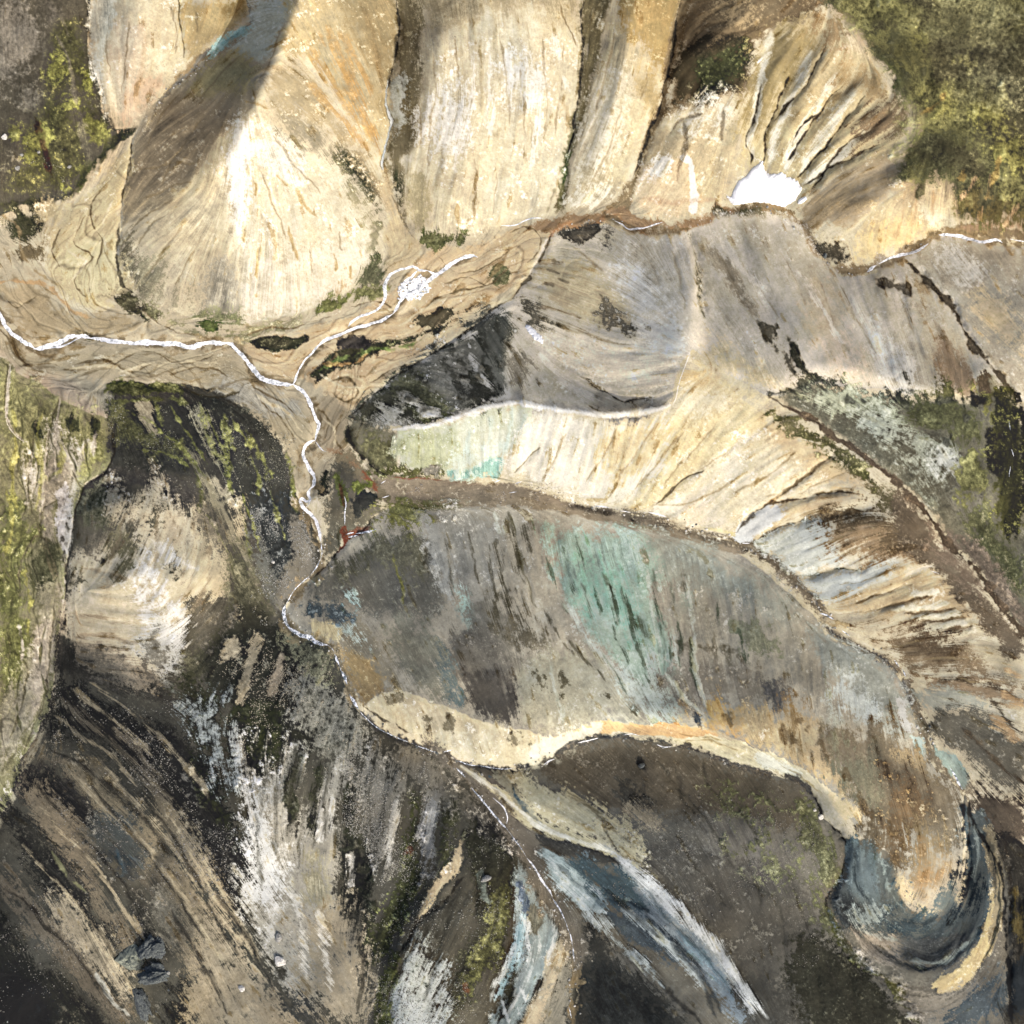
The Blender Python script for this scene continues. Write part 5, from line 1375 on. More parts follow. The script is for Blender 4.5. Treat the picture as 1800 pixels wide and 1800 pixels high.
many(Ln, """920 1610 940 1650 925 1700 900 1750
950 1630 945 1680 915 1740 890 1790
965 1590 978 1640 960 1690
905 1660 885 1700 860 1760""", 5, 'cfd6d2 dfe2dc', .6, 5, 1.3, 's')
many(Ln, """1130 1600 1180 1650 1230 1710 1270 1780
1180 1660 1230 1720 1260 1790
1060 1560 1110 1600 1160 1650""", 5, '33383a', .6, 4, 1.3, 's', z=-1)
many(A, """140 940 175 930 190 960 160 980
250 1120 290 1110 300 1160 260 1180
330 1100 370 1060 400 1080 350 1140
230 900 250 920 240 950 215 930
360 900 390 930 380 970 350 940
130 1150 200 1160 240 1190 180 1190""", '6a6454 57524a', 12, 1.8, 'g', .7, dens=-.05)
many(Ln, """255 1000 285 1030 295 1080 290 1130
230 1010 250 1060 255 1110
300 1060 320 1090 310 1140
280 960 320 990 350 1000""", 14, 'dcd8cc e6e3da', .6, 12, 1.6, 's')

# =========================================================== seams, rills and small patches
many(Ln, """300 10 310 50 305 90
196 20 190 80 200 140
225 40 222 100 218 160
345 20 350 60
500 40 470 110 445 150
330 150 290 200 262 260
360 200 320 260 280 330
300 350 260 380 225 410
290 380 250 420 225 450
320 400 280 450 250 490
350 420 320 480 300 520
240 300 300 290 350 280
250 350 300 330 340 320
480 240 520 290 560 340
460 300 480 360 500 420
440 480 442 520
540 440 548 480
600 400 604 440
420 100 380 140 350 170""", 2.6, '8f7c56', .55, 2, 1.3, 's', z=-.4)
many(Ln, """745 130 742 200 736 260
765 90 760 200 750 300
800 60 800 140
820 30 824 110
880 60 890 150 896 230
915 120 920 200 918 280
958 70 962 160 955 240
990 80 984 160 975 240
835 280 832 340 834 390
870 300 868 380
1075 60 1065 130 1045 200
1140 90 1130 150 1110 220
1095 180 1070 250 1045 310""", 2.6, '967f56', .5, 2, 1.4, 's', z=-.4)
many(Ln, """1225 50 1260 20 1290 10
1210 80 1240 50 1280 40
1250 60 1300 60 1340 50
1195 210 1200 260 1190 320
1270 190 1268 250
1170 240 1190 210 1230 200""", 5, '5f4e34', .6, 3, 1.3, 's', z=-.8)
# braids on the gravel
many(Ln, """150 380 130 420 160 450 130 490 150 520
180 340 160 380 180 420 165 470
110 400 95 440 110 470
60 520 30 540 10 530
240 540 290 575 350 590
430 590 480 575 530 572 580 560
560 600 590 620 570 640 545 655
620 540 660 530 690 540 700 525
770 460 800 480 850 470 900 440
780 500 820 490 860 500 900 470
720 560 780 520 830 510 880 490
900 410 940 400 950 430 930 460
580 670 610 665 630 690 610 705 585 695
650 670 690 650 720 640
130 640 180 630 230 650 270 640
200 640 260 620 330 640 380 630
300 660 350 650 400 665
440 680 490 700 520 730
560 720 580 740 570 770
600 740 590 770 600 790
460 700 500 740 515 780
-10 570 20 600 50 640
40 640 90 640 130 655""", 2.4, '7d6a45', .75, 1.8, .9, 'f', z=-.5, zw=5)
many(Ln, """140 390 120 430 150 460 120 495
200 350 180 400 190 440
250 550 300 585 360 600
440 598 500 582 560 566
640 545 680 545 705 520
700 570 760 535 830 520
800 470 850 455 910 425
560 655 600 680 640 680
120 648 190 640 240 660
210 650 300 635 380 645
450 690 500 720 530 760
570 735 590 760 585 790""", 3, 'ddcaa0', .6, 2.5, .9, 'f', z=.3, zw=5)
# braided left ground
many(Ln, """30 700 40 760 30 820 45 880 35 940 20 1000 30 1060
60 720 55 780 70 830 50 900
130 740 120 790 135 830
150 760 150 800 160 840 140 880
90 760 100 810 85 850
40 900 70 930 50 980 60 1040 40 1100
20 1050 10 1120 20 1200
80 1100 70 1160 80 1220 55 1280
40 1180 30 1240 40 1290""", 3, '5d5f34', .7, 2, 1, 'f', z=-.6, moss=.5)
many(Ln, """20 720 28 780 20 840 30 900
75 720 68 780 76 840 62 900
110 760 108 800 96 840
45 1000 50 1060 45 1120
10 860 20 920 10 980""", 6, 'a9a83f', .65, 4, 1.1, 'f', moss=.9)
many(Ln, """50 790 58 850 50 900
96 740 110 780
170 760 166 800
30 1100 36 1160""", 7, 'cfc8aa', .7, 4, 1.2, 'f')
# dark rubble streaks on the central grey slopes
many(Ln, """930 470 960 460 985 462
935 505 965 500 1000 508
945 540 980 548 1020 560
1000 430 1030 450 1060 475
1130 430 1150 470 1165 510
1180 440 1195 490 1205 540
1010 580 1060 600 1110 608
1260 450 1290 500 1320 550
1300 460 1340 520 1370 560
1360 430 1390 480 1410 530
1440 500 1460 560 1490 620
1480 500 1510 570 1540 620
1580 520 1600 570 1630 630
1640 560 1670 610 1690 650
1250 520 1280 570 1310 620""", 3.4, '7a6f5c', .5, 3, 1.5, 's', z=-.5)
many(Ln, """1110 560 1140 590 1170 605
1130 480 1160 530 1190 590
1270 430 1300 470 1340 510
1400 480 1440 540 1480 600
1500 520 1530 580 1580 660
1530 560 1560 620 1600 690
700 690 740 715 780 735
830 620 850 660 870 690
950 620 990 670 1040 705""", 9, 'e2dccf', .5, 6, 1.5, 's')
many(Ln, """1380 590 1392 620 1405 645
1400 640 1430 660 1450 690
1340 690 1360 696 1400 684
1480 700 1520 708
1560 690 1590 705 1600 720
1620 690 1650 700 1690 700
1640 760 1670 780
1690 700 1700 740""", 9, '45453a', .75, 6, 1.7, 'f')
many(Ln, """700 640 730 660 770 690
760 610 790 650 820 690
790 600 820 640 850 690
840 580 850 620 860 660
870 570 880 610 885 650
655 700 690 700 720 720
680 680 720 690 760 720""", 9, '3e3e34', .65, 6, 1.8, 'f')
# bright slope rills
many(Ln, """1090 750 1060 800 1030 850
1150 750 1110 810 1070 870
1200 760 1150 820 1100 880
1000 750 975 800 950 850
1260 740 1210 800 1160 850
1310 760 1270 800 1230 830
1400 800 1350 840 1300 870
1430 820 1380 860 1330 880
1490 830 1440 850 1400 866
1530 850 1480 862 1430 870
1350 930 1400 905 1450 900
1500 930 1450 950 1400 970
1540 950 1490 970 1440 985
1590 1000 1530 1015 1480 1030
1600 1060 1530 1070 1470 1080
1620 1130 1570 1135 1530 1140
1720 1160 1660 1160 1600 1170
1790 1200 1740 1200 1680 1195""", 2.4, 'a08a60', .55, 2, 1.3, 's', z=-.5, zw=5)
# flecks on the big grey slope
many(Ln, """1040 1000 1050 1040 1060 1080
1064 1020 1080 1060 1088 1100
1100 1040 1110 1080 1118 1130
1080 1100 1092 1140 1100 1170
1120 1130 1130 1170 1140 1200
1190 1090 1196 1130 1200 1170
1215 1120 1222 1170 1228 1210
1150 1030 1156 1070 1160 1110
1176 1120 1182 1160
1010 940 1020 970 1030 1000
985 960 1000 1000 1010 1040
960 980 980 1030 1000 1080
1300 1100 1310 1140 1320 1170
1260 1060 1264 1110
1060 1150 1080 1180 1100 1220""", 4.5, '4f5a44', .7, 3.5, 1.8, 's')
many(Ln, """860 960 868 1010 876 1060
885 980 892 1040 898 1080
900 930 910 980 920 1030
915 1070 930 1100 950 1120
820 940 830 980 842 1020
780 950 790 1000 800 1050
745 960 752 1020
1000 1120 1030 1160 1060 1200
950 1060 980 1110 1010 1150""", 3.5, '5c5642', .65, 3, 1.7, 's')
many(Ln, """980 1040 1020 1100 1070 1160 1110 1220 1150 1262
1140 1000 1150 1080 1160 1160
1210 1010 1216 1080 1226 1160 1240 1240
870 900 880 940
1170 1180 1200 1220 1240 1258
960 1160 980 1220 990 1270""", 5, 'c8cdb8', .5, 4, 1.3, 's')
many(Ln, """1280 1250 1285 1280
1400 1262 1420 1290
1370 1256 1380 1290 1400 1310
1440 1300 1460 1340
1480 1340 1500 1380
1560 1440 1580 1480 1600 1500
1590 1420 1610 1470
1570 1500 1590 1540
1500 1380 1530 1440""", 7, '6b5636', .6, 5, 1.8, 'f')
# south-west streaks
many(Ln, """130 1210 200 1270 270 1330
160 1200 240 1260 320 1330 370 1400
100 1260 180 1320 240 1380
180 1350 250 1420 320 1520 380 1610
120 1360 200 1430 270 1510 340 1610 400 1700
220 1440 290 1530 350 1620 410 1720
300 1440 360 1540 420 1640 470 1730
340 1480 400 1580 460 1690
70 1420 130 1480 200 1570 260 1650
40 1490 100 1550 170 1630 220 1700
150 1620 200 1690 240 1750""", 5, 'b3a07c', .6, 4, 1.5, 's')
many(Ln, """110 1220 180 1280 260 1350 330 1430
90 1310 160 1360 240 1430 310 1510
160 1380 230 1460 300 1560 360 1650
260 1410 320 1500 370 1590 420 1680
60 1380 120 1440 190 1520 240 1590
20 1460 80 1520 150 1600 220 1700
10 1560 80 1620 140 1690 200 1760
380 1560 430 1640 480 1740
300 1600 350 1690 400 1780""", 5, '2e2b26', .65, 4, 1.5, 's', z=-.8)
many(Ln, """470 1330 466 1380 462 1440
485 1380 484 1440 486 1500
520 1300 516 1350 505 1420
540 1400 530 1450 525 1520
560 1380 555 1440 550 1490
580 1340 575 1400 570 1470
600 1360 596 1430 590 1500
630 1400 632 1470 628 1540
660 1340 650 1400 655 1460
680 1360 676 1430 660 1500
450 1430 456 1500 462 1560""", 6, '4b4738', .6, 5, 1.8, 's')
many(Ln, """430 1360 440 1420 450 1480
500 1420 498 1480 500 1540
566 1420 560 1480
590 1400 584 1460
616 1500 610 1560
480 1540 480 1600 470 1660
520 1560 530 1640 540 1720
560 1600 570 1660 580 1740
700 1400 690 1460 680 1520
760 1420 752 1480""", 8, 'd8d0c0', .55, 6, 1.7, 's')
many(Ln, """740 1640 700 1700 680 1760
860 1470 850 1540 830 1620
880 1500 876 1580 850 1660
800 1600 770 1680 750 1760
900 1520 896 1600 870 1680
630 1640 640 1700 630 1780""", 5, '34332a', .6, 4, 1.5, 's', z=-.8)
many(Ln, """140 1110 190 1118 240 1130
130 1080 200 1090 260 1100
150 1000 200 1010 250 1030
300 900 330 960 320 1020
340 920 350 980 330 1040
370 960 370 1010 340 1080
220 900 210 950 190 1000
280 900 280 960 270 1000""", 5, '8a7a5e', .55, 4, 1.7, 's', z=-.6)
many(Ln, """220 720 270 740 310 780 360 840
300 715 330 760 365 820
360 720 390 790 410 850
410 740 440 800 460 870
430 870 445 920 460 970
470 840 490 900 505 960
240 790 300 800 340 830""", 4, '8c8f3c', .7, 3, 1.4, 'f', moss=.9)
# south-east hill and blue seams
many(Ln, """960 1380 1010 1400 1060 1430
1000 1400 1050 1430 1110 1480
1060 1450 1090 1500 1130 1520
860 1380 900 1430 960 1470""", 4, '7a6a48', .6, 3, 1.5, 'f', z=-.5)
many(Ln, """1010 1500 1060 1530 1100 1560
980 1520 1030 1560 1070 1600
1080 1540 1130 1590 1180 1630
1140 1570 1180 1620 1230 1670
1200 1640 1250 1700 1290 1750""", 5, '4b5a5c', .6, 4, 1.6, 's', z=-.6)
many(Ln, """1130 1540 1180 1580 1230 1630 1270 1680
1080 1500 1130 1540 1160 1570
1260 1690 1300 1740 1330 1790""", 7, 'd2d0c8', .6, 5, 1.6, 's')
many(Ln, """1190 1350 1200 1400 1230 1440
1240 1340 1250 1380 1280 1420
1300 1480 1320 1540 1340 1600
1200 1480 1240 1540 1280 1600
1380 1520 1400 1580 1420 1640
1430 1640 1450 1700 1480 1750""", 4, '4d4638', .5, 3, 1.6, 's', z=-.8)
many(Ln, """1700 1460 1705 1520 1695 1580
1500 1500 1505 1550 1530 1590
1480 1590 1520 1650 1580 1690
1560 1690 1630 1700 1690 1670 1730 1620
1590 1620 1640 1620 1670 1580 1685 1520
1730 1460 1745 1520 1748 1580""", 5, '2b3840', .6, 4, 1.5, 's', z=-.8)
many(Ln, """1715 1450 1720 1500 1712 1550
1545 1500 1560 1560 1590 1600
1490 1610 1530 1640 1580 1650
1600 1690 1660 1690 1710 1650""", 5, '9fb0ae', .5, 4, 1.5, 's')
SAT = .78
def gain(p, r, g, b, soft=14):
    """scale the base colour over an area, in places to offset shade"""
    p = smooth_line(pts(p), True, 4)
    sl = win(p[:, 0].min()-40, p[:, 1].min()-40, p[:, 0].max()+40, p[:, 1].max()+40)
    m = blur(pip(p, GX[sl]+WX[sl]*5, GY[sl]+WY[sl]*5).astype(np.float32), soft)[..., None]
    ALB[sl] *= 1+m*(np.array([r, g, b], np.float32)-1)
gain("-100 630 40 640 190 720 200 790 120 900 110 1100 60 1300 -100 1500", 1.02, .93, .95, 10)
gain("436 -60 524 -60 500 80 460 130 400 110 430 50", 1.35, 1.2, 1.0, 12)  # colour lifted and warmed to offset the blue shade on this wall
gain("300 170 440 150 430 230 350 340 220 380 215 320", 1.12, 1.02, .86, 14)  # lower wall: colour warmed against its bluish shade
gain("430 200 480 230 600 290 668 400 640 490 530 545 430 562 418 520 400 400 400 280", 1.12, 1.13, 1.16, 24)
gain("745 60 1020 30 1018 190 965 365 748 418 718 320", 1.06, 1.07, 1.1, 20)
gain("910 1355 1110 1296 1400 1370 1480 1500 1450 1600 1600 1780 1500 1900 1100 1900 1010 1640", .98, 1.07, 1.16, 16)
gain("60 1150 110 1120 330 1220 400 1100 560 1120 640 1290 720 1340 900 1500 700 1600 660 1900 -100 1900 -100 1500", .82, .88, .97, 24)
gain("1400 -200 1440 0 1520 60 1600 190 1580 320 1680 380 2000 400 2000 -200", .80, .72, .62, 12)
gain("-200 -200 165 -100 170 150 235 228 120 350 -200 370", .82, .76, .7, 10)
gain("680 760 900 715 1175 722 1320 740 1250 900 1150 900 900 840", 1.08, 1.09, 1.12, 20)
gain("1500 1580 1560 1560 1680 1500 1720 1430 1740 1500 1720 1620 1640 1700 1520 1680 1470 1620", 1.12, 1.02, .9, 16)
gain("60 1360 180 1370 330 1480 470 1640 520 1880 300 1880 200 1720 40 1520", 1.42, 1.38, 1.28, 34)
gain("905 520 975 405 1060 392 1210 402 1340 362 1400 385 1425 435 1470 480 1530 480 1650 415 1800 430 2000 440 2000 720 1720 690 1620 690 1430 670 1350 695 1250 640 1215 620 1176 710 1110 718 1050 718 960 705 900 690 890 600", 1.72, 1.55, 1.24, 7)  # shaded north-facing slopes: base colour raised to make up for missing light
gain("620 728 690 665 770 612 850 556 905 520 890 600 900 700 850 712 760 742 690 748", 1.4, 1.4, 1.36, 7)  # same lift for the shaded flank of the ridge nose
gain("590 960 640 925 690 895 860 880 1100 912 1250 950 1420 1080 1530 1155 1605 1245 1688 1395 1690 1560 1590 1600 1400 1360 1200 1268 950 1296 690 1212 600 1175 500 1080 550 1012", 1.17, 1.18, 1.13, 7)  # big slope: colour brightened to counter its half-shade
gain('590 960 690 895 780 890 850 1050 840 1150 760 1200 640 1160 500 1080 550 1012', .78, .80, .84, 24)
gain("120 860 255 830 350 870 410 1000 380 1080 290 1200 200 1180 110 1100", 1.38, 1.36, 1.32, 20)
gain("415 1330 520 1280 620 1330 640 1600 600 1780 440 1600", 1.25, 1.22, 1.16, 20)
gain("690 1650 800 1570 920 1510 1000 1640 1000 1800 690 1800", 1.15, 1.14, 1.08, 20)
# ------------------------------------------------------------------ fine relief and fine mottling
slope_roll = blur(np.hypot(*np.gradient(Z, CELL*S)).astype(np.float32), 20)
ZF = Z + CARVE*.8 + (S_BIG*.36+S_WID*.44+S_MED*.12+S_FINE*.035)*np.clip(.35+slope_roll*1.3, .3, 1.1) + FINEB*.025 + fbm(24, 93, 3, .5)*.12 + fbm(90, 96, 3, .45)*1.1
ZF += MOSSY*(.30*np.abs(FINEB)+.08*GRIT)
FLATS = blur(pip(smooth_line(pts(FLATP), True, 4), GX, GY).astype(np.float32), 8)
rill = np.exp(-(S_WID/.09)**2)*.8+np.exp(-((S_BIG-.5)/.12)**2)*.7+np.exp(-((S_BIG+.7)/.12)**2)*.5
rill2 = np.exp(-((S_WID-.25)/.10)**2)*.6
stz = np.clip(.5+.6*fbm(60, 95, 4, .7)+.3*STREAK, 0, 1.3)
am = np.clip(.6+.5*fbm(110, 91, 3), .1, 1.4)                 # some slopes are smooth, others combed by wash
lum = STREAK*.10*am*(1-.7*MOSSY)+S_FINE*.02+GRIT*.065+FINEB*.07*am+BLOB*.06+fbm(16, 92, 3, .7)*.045
lum = lum*(1-.35*FLATS) - rill*(.025+.34*FLATS) + rill2*.22*FLATS
gr = GRIT*MOSSY*.16+FINEB*MOSSY*.20+fbm(30, 94, 5, .7)*MOSSY*.14
ALB *= np.exp(lum+gr)[..., None]
dk = np.clip((FINEB*.7+STREAK*.7+S_MED*.5-2.0)*1.2, 0, 1)*(1-MOSSY)    # scattered dark streaky flecks of gravel and moss
ALB *= 1-dk[..., None]*np.array([.24, .30, .44], np.float32)
lt = np.clip((GRIT*.6+FINEB*.5+STREAK*.4-2.3)*1.2, 0, 1)
ALB *= (1+lt*.12)[..., None]
tint = (fbm(70, 55, 5)*.02)[..., None]*np.array([1.0, .1, -1.2], np.float32)
ALB *= 1+tint
dark = np.clip(1.25-(ALB @ np.array([.25, .6, .15], np.float32))*3.2, .12, 1)   # pale stones show most on the dark sand
R7 = rnd(71); R7 = R7*.75+blur(R7, 1.6)*1.4; R7 /= R7.std()
ALB *= (1+np.clip(R7-1.15, 0, 2)*dark*stz*.5)[..., None]
ALB *= (1-np.clip(-R7-1.2, 0, 1.5)*stz*.15)[..., None]
for k_ in range(3):
    ALB[..., k_] += .38*(ALB[..., k_]-blur(ALB[..., k_], 3.6))+.18*(ALB[..., k_]-blur(ALB[..., k_], 16))
ALB = np.clip(ALB, .012, 2)
ALB[..., 1] *= 1-.02*MOSSY
Ym = (ALB @ np.array([.25, .6, .15], np.float32))[..., None]
ALB = Ym+(ALB-Ym)*SAT
ALB *= np.clip(Ym/.42, .02, 1.6)**.20
ALB *= np.array([1.0, 1.0, .94], np.float32)
ALB = ALB*PIG
ALB = np.where(ALB > .36, .36+(ALB-.36)*.62, ALB)
ALB = np.clip(ALB, .008, .62)
ZF -= rill*.16*am

FLATM = blur(pip(smooth_line(pts("-200 400 0 395 40 430 90 480 100 520 180 555 240 525 330 555 430 568 530 548 600 520 650 490 680 450 700 440 745 433 830 412 930 383 1060 360 1112 385 1060 400 985 405 945 440 935 480 905 518 850 556 770 612 700 655 630 715 612 760 620 800 600 850 560 880 540 870 520 850 500 800 480 765 400 690 300 672 195 665 195 735 140 720 90 700 40 660 0 625 -200 640"), True, 4), GX+WX*3, GY+WY*3).astype(np.float32), 3) > .5
PLATM = pip(smooth_line(pts("1400 -200 1440 0 1478 20 1508 45 1520 70 1532 100 1560 130 1572 165 1600 185 1625 205 1605 230 1592 262 1578 300 1570 328 1600 322 1640 300 1668 330 1684 385 1720 392 1800 388 2100 400 2400 400 2400 -400 1400 -400"), True, 4), GX+WX*4, GY+WY*4)
#=== BLENDER BUILD
if bpy is None: sys.exit(0)
import bmesh
from mathutils import Vector, noise as mnoise
col_ = sc.collection

def zat(x, y):
    i = min(max((x-X0)/CELL, 0), N-1.01); j = min(max((y-Y0)/CELL, 0), N-1.01)
    a, b = int(i), int(j); f, g = i-a, j-b
    return float((ZF[b, a]*(1-f)+ZF[b, a+1]*f)*(1-g)+(ZF[b+1, a]*(1-f)+ZF[b+1, a+1]*f)*g)
def at(x, y, z):
    """map point (x, y) at height z as a place in the world"""
    k = 1-z/CAM_H
    return ((x-900)*S*k, (900-y)*S*k, z)
def tag(o, label=None, cat=None, group=None, kind=None):
    if label: o['label'] = label
    if cat: o['category'] = cat
    if group: o['group'] = group
    if kind: o['kind'] = kind
    return o
def mesh_obj(name, co, quads, mat, smooth=True, cols=None, tris=False):
    k = 3 if tris else 4
    me = bpy.data.meshes.new(name)
    me.vertices.add(len(co)); me.vertices.foreach_set('co', np.ascontiguousarray(co, np.float32).ravel())
    nf = len(quads)
    me.loops.add(nf*k); me.loops.foreach_set('vertex_index', np.ascontiguousarray(quads, np.int32).ravel())
    me.polygons.add(nf); me.polygons.foreach_set('loop_start', np.arange(nf, dtype=np.int32)*k)
    me.polygons.foreach_set('loop_total', np.full(nf, k, np.int32))
    if smooth: me.polygons.foreach_set('use_smooth', np.ones(nf, bool))
    if cols is not None:
        at_ = me.color_attributes.new('mineral', 'FLOAT_COLOR', 'POINT')
        c4 = np.ones((len(co), 4), np.float32); c4[:, :3] = cols
        at_.data.foreach_set('color', c4.ravel())
    me.update(calc_edges=True)
    me.materials.append(mat)
    o = bpy.data.objects.new(name, me); col_.objects.link(o)
    return o

# ------------------------------------------------------------------ materials
def new_mat(name, rough=.9, spec=.2):
    m = bpy.data.materials.new(name); m.use_nodes = True
    b = m.node_tree.nodes['Principled BSDF']
    b.inputs['Roughness'].default_value = rough
    b.inputs['Specular IOR Level'].default_value = spec
    return m, m.node_tree, b
def node(nt, t, **k):
    n = nt.nodes.new(t)
    for a, v in k.items():
        if a in n.inputs: n.inputs[a].default_value = v
        else: setattr(n, a, v)
    return n
def ground_mat():
    m, nt, b = new_mat('ground_minerals', .95, .12)
    L = nt.links.new
    vc = node(nt, 'ShaderNodeVertexColor'); vc.layer_name = 'mineral'
    geo = node(nt, 'ShaderNodeNewGeometry')
    n1 = node(nt, 'ShaderNodeTexNoise'); n1.inputs['Scale'].default_value = .9; n1.inputs['Detail'].default_value = 5; n1.inputs['Roughness'].default_value = .7
    n2 = node(nt, 'ShaderNodeTexVoronoi'); n2.inputs['Scale'].default_value = 1.3
    L(geo.outputs['Position'], n1.inputs['Vector']); L(geo.outputs['Position'], n2.inputs['Vector'])
    r1 = node(nt, 'ShaderNodeMapRange'); r1.inputs['From Min'].default_value = .3; r1.inputs['From Max'].default_value = .7
    r1.inputs['To Min'].default_value = .88; r1.inputs['To Max'].default_value = 1.12
    L(n1.outputs['Fac'], r1.inputs['Value'])
    mu = node(nt, 'ShaderNodeVectorMath', operation='SCALE')
    L(vc.outputs['Color'], mu.inputs[0]); L(r1.outputs[0], mu.inputs['Scale'])
    L(mu.outputs[0], b.inputs['Base Color'])
    ad = node(nt, 'ShaderNodeMath', operation='ADD'); L(n1.outputs['Fac'], ad.inputs[0]); L(n2.outputs['Distance'], ad.inputs[1])
    bp = node(nt, 'ShaderNodeBump'); bp.inputs['Strength'].default_value = .14; bp.inputs['Distance'].default_value = .5
    L(ad.outputs[0], bp.inputs['Height']); L(bp.outputs[0], b.inputs['Normal'])
    return m
M_GROUND = ground_mat()
def two_tone(name, c1, c2, scale, rough=.9, lo=.4, hi=.6, bump=.5, dist=.2, spec=.2):
    m, nt, b = new_mat(name, rough, spec); L = nt.links.new
    geo = node(nt, 'ShaderNodeNewGeometry')
    n1 = node(nt, 'ShaderNodeTexNoise'); n1.inputs['Scale'].default_value = scale; n1.inputs['Detail'].default_value = 6; n1.inputs['Roughness'].default_value = .65
    L(geo.outputs['Position'], n1.inputs['Vector'])
    cr = node(nt, 'ShaderNodeValToRGB'); e = cr.color_ramp.elements
    e[0].position = lo; e[0].color = (*c1, 1); e[1].position = hi; e[1].color = (*c2, 1)
    L(n1.outputs['Fac'], cr.inputs[0]); L(cr.outputs[0], b.inputs['Base Color'])
    bp = node(nt, 'ShaderNodeBump'); bp.inputs['Strength'].default_value = bump; bp.inputs['Distance'].default_value = dist
    L(n1.outputs['Fac'], bp.inputs['Height']); L(bp.outputs[0], b.inputs['Normal'])
    return m
M_WATER = two_tone('white_water', (.28, .30, .31), (.72, .72, .73), .42, .4, .40, .53, .5, .3, .5)
M_WATERB = two_tone('rippled_water', (.09, .11, .13), (.72, .75, .80), .55, .3, .45, .57, .6, .3, .5)
M_SNOW = two_tone('old_snow', (.70, .70, .70), (.80, .81, .82), .16, .6, .36, .58, .5, .5, .3)
M_ROCKP = two_tone('pale_rock', (.36, .34, .30), (.58, .56, .51), 1.2, .9, .4, .6, .6, .3)
M_ROCKG = two_tone('grey_rock', (.13, .13, .12), (.30, .29, .26), 1.2, .9, .4, .6, .6, .3)
M_ROCKD = two_tone('dark_rock', (.035, .04, .045), (.11, .12, .11), 1.0, .9, .4, .6, .6, .3)
M_ROCKM = two_tone('lichened_rock', (.09, .10, .085), (.24, .25, .19), .6, .9, .42, .6, .7, .4)
M_PATH = two_tone('trodden_ground', (.36, .31, .22), (.50, .44, .33), .5, .95, .4, .6, .3, .1)
M_PATHW = two_tone('pale_trodden_ground', (.50, .47, .40), (.62, .59, .52), .5, .95, .4, .6, .3, .1)

# ------------------------------------------------------------------ the ground sheet, carried on far beyond the photographed part
def build_ground():
    NX = 46
    step = CELL*(1.105**np.arange(1, NX+1)); far = np.cumsum(step*3)
    coords = np.concatenate([X0-far[::-1], xs, xs[-1]+far])
    n = len(coords)
    idx = np.abs(((coords-X0)/CELL).round().astype(int)); per = 2*(N-1)
    idx = idx % per; idx = np.where(idx >= N, per-idx, idx)
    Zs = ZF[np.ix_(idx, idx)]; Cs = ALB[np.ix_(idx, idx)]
    X, Y = np.meshgrid(coords, coords)
    k = 1-Zs/CAM_H
    co = np.stack([(X-900)*S*k, (900-Y)*S*k, Zs], -1).reshape(-1, 3).astype(np.float32)
    cols = Cs.reshape(-1, 3)
    ii = np.arange(n*n).reshape(n, n)
    q = np.stack([ii[:-1, :-1], ii[1:, :-1], ii[1:, 1:], ii[:-1, 1:]], -1)
    inner = (np.abs(coords-X0-CELL*N/2) <= CELL*N/2)
    fl = FLATM[np.ix_(idx, idx)] & (inner[:, None] & inner[None, :])
    pl = PLATM[np.ix_(idx, idx)] & (inner[:, None] & inner[None, :])
    fm = fl[:-1, :-1]; pm = pl[:-1, :-1] & ~fm
    for name, mk in (('hills', ~fm & ~pm), ('river_bed', fm), ('plateau', pm)):
        qq = q[mk]
        used = np.unique(qq); remap = np.zeros(n*n, np.int32); remap[used] = np.arange(len(used))
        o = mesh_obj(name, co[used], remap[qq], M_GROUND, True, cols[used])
        tag(o, kind='structure')
build_ground()

# ------------------------------------------------------------------ water and trails: ribbons laid in their channels
def ribbon(name, line, w, mat, lift=.12, seed=0, rag=.35, w2=None, nx=6):
    p = smooth_line(pts(line), False, 8)
    rs = random.Random(seed)
    d = np.r_[0, np.cumsum(np.hypot(*(np.diff(p, axis=0).T)))]
    m = max(4, int(d[-1]/1.6)); t = np.linspace(0, d[-1], m)
    P = np.stack([np.interp(t, d, p[:, 0]), np.interp(t, d, p[:, 1])], 1)
    T = np.gradient(P, axis=0); T /= np.linalg.norm(T, axis=1)[:, None]+1e-9
    Nn = np.stack([-T[:, 1], T[:, 0]], 1)
    w2 = w if w2 is None else w2
    w *= 1.0; w2 *= 1.0
    co = []
    for i in range(m):
        f = i/(m-1); ww = (w+(w2-w)*f)*.5*min(1, min(f, 1-f)*m*.12+.15)
        l = ww*(1+rag*mnoise.noise(Vector((i*.09, seed*3.1, 0)))*1.6+rag*.7*mnoise.noise(Vector((i*.33, seed*1.7, 9))))
        r = ww*(1+rag*mnoise.noise(Vector((i*.09, seed*3.1, 5)))*1.6+rag*.7*mnoise.noise(Vector((i*.33, seed*1.7, 15))))
        off = rag*w*.5*mnoise.noise(Vector((i*.05, seed*2.3, 22)))
        for j in range(nx+1):
            u = -l+(l+r)*j/nx+off
            x, y = P[i]+Nn[i]*u
            e = 1-abs(2*j/nx-1)**3
            co.append(at(x, y, zat(x, y)+lift*e-.05+.10*mnoise.noise(Vector((x*.5, y*.5, 1)))*e))
    q = [(i*(nx+1)+j, i*(nx+1)+j+1, (i+1)*(nx+1)+j+1, (i+1)*(nx+1)+j) for i in range(m-1) for j in range(nx)]
    o = mesh_obj(name, co, q, mat)
    return tag(o, kind='structure')
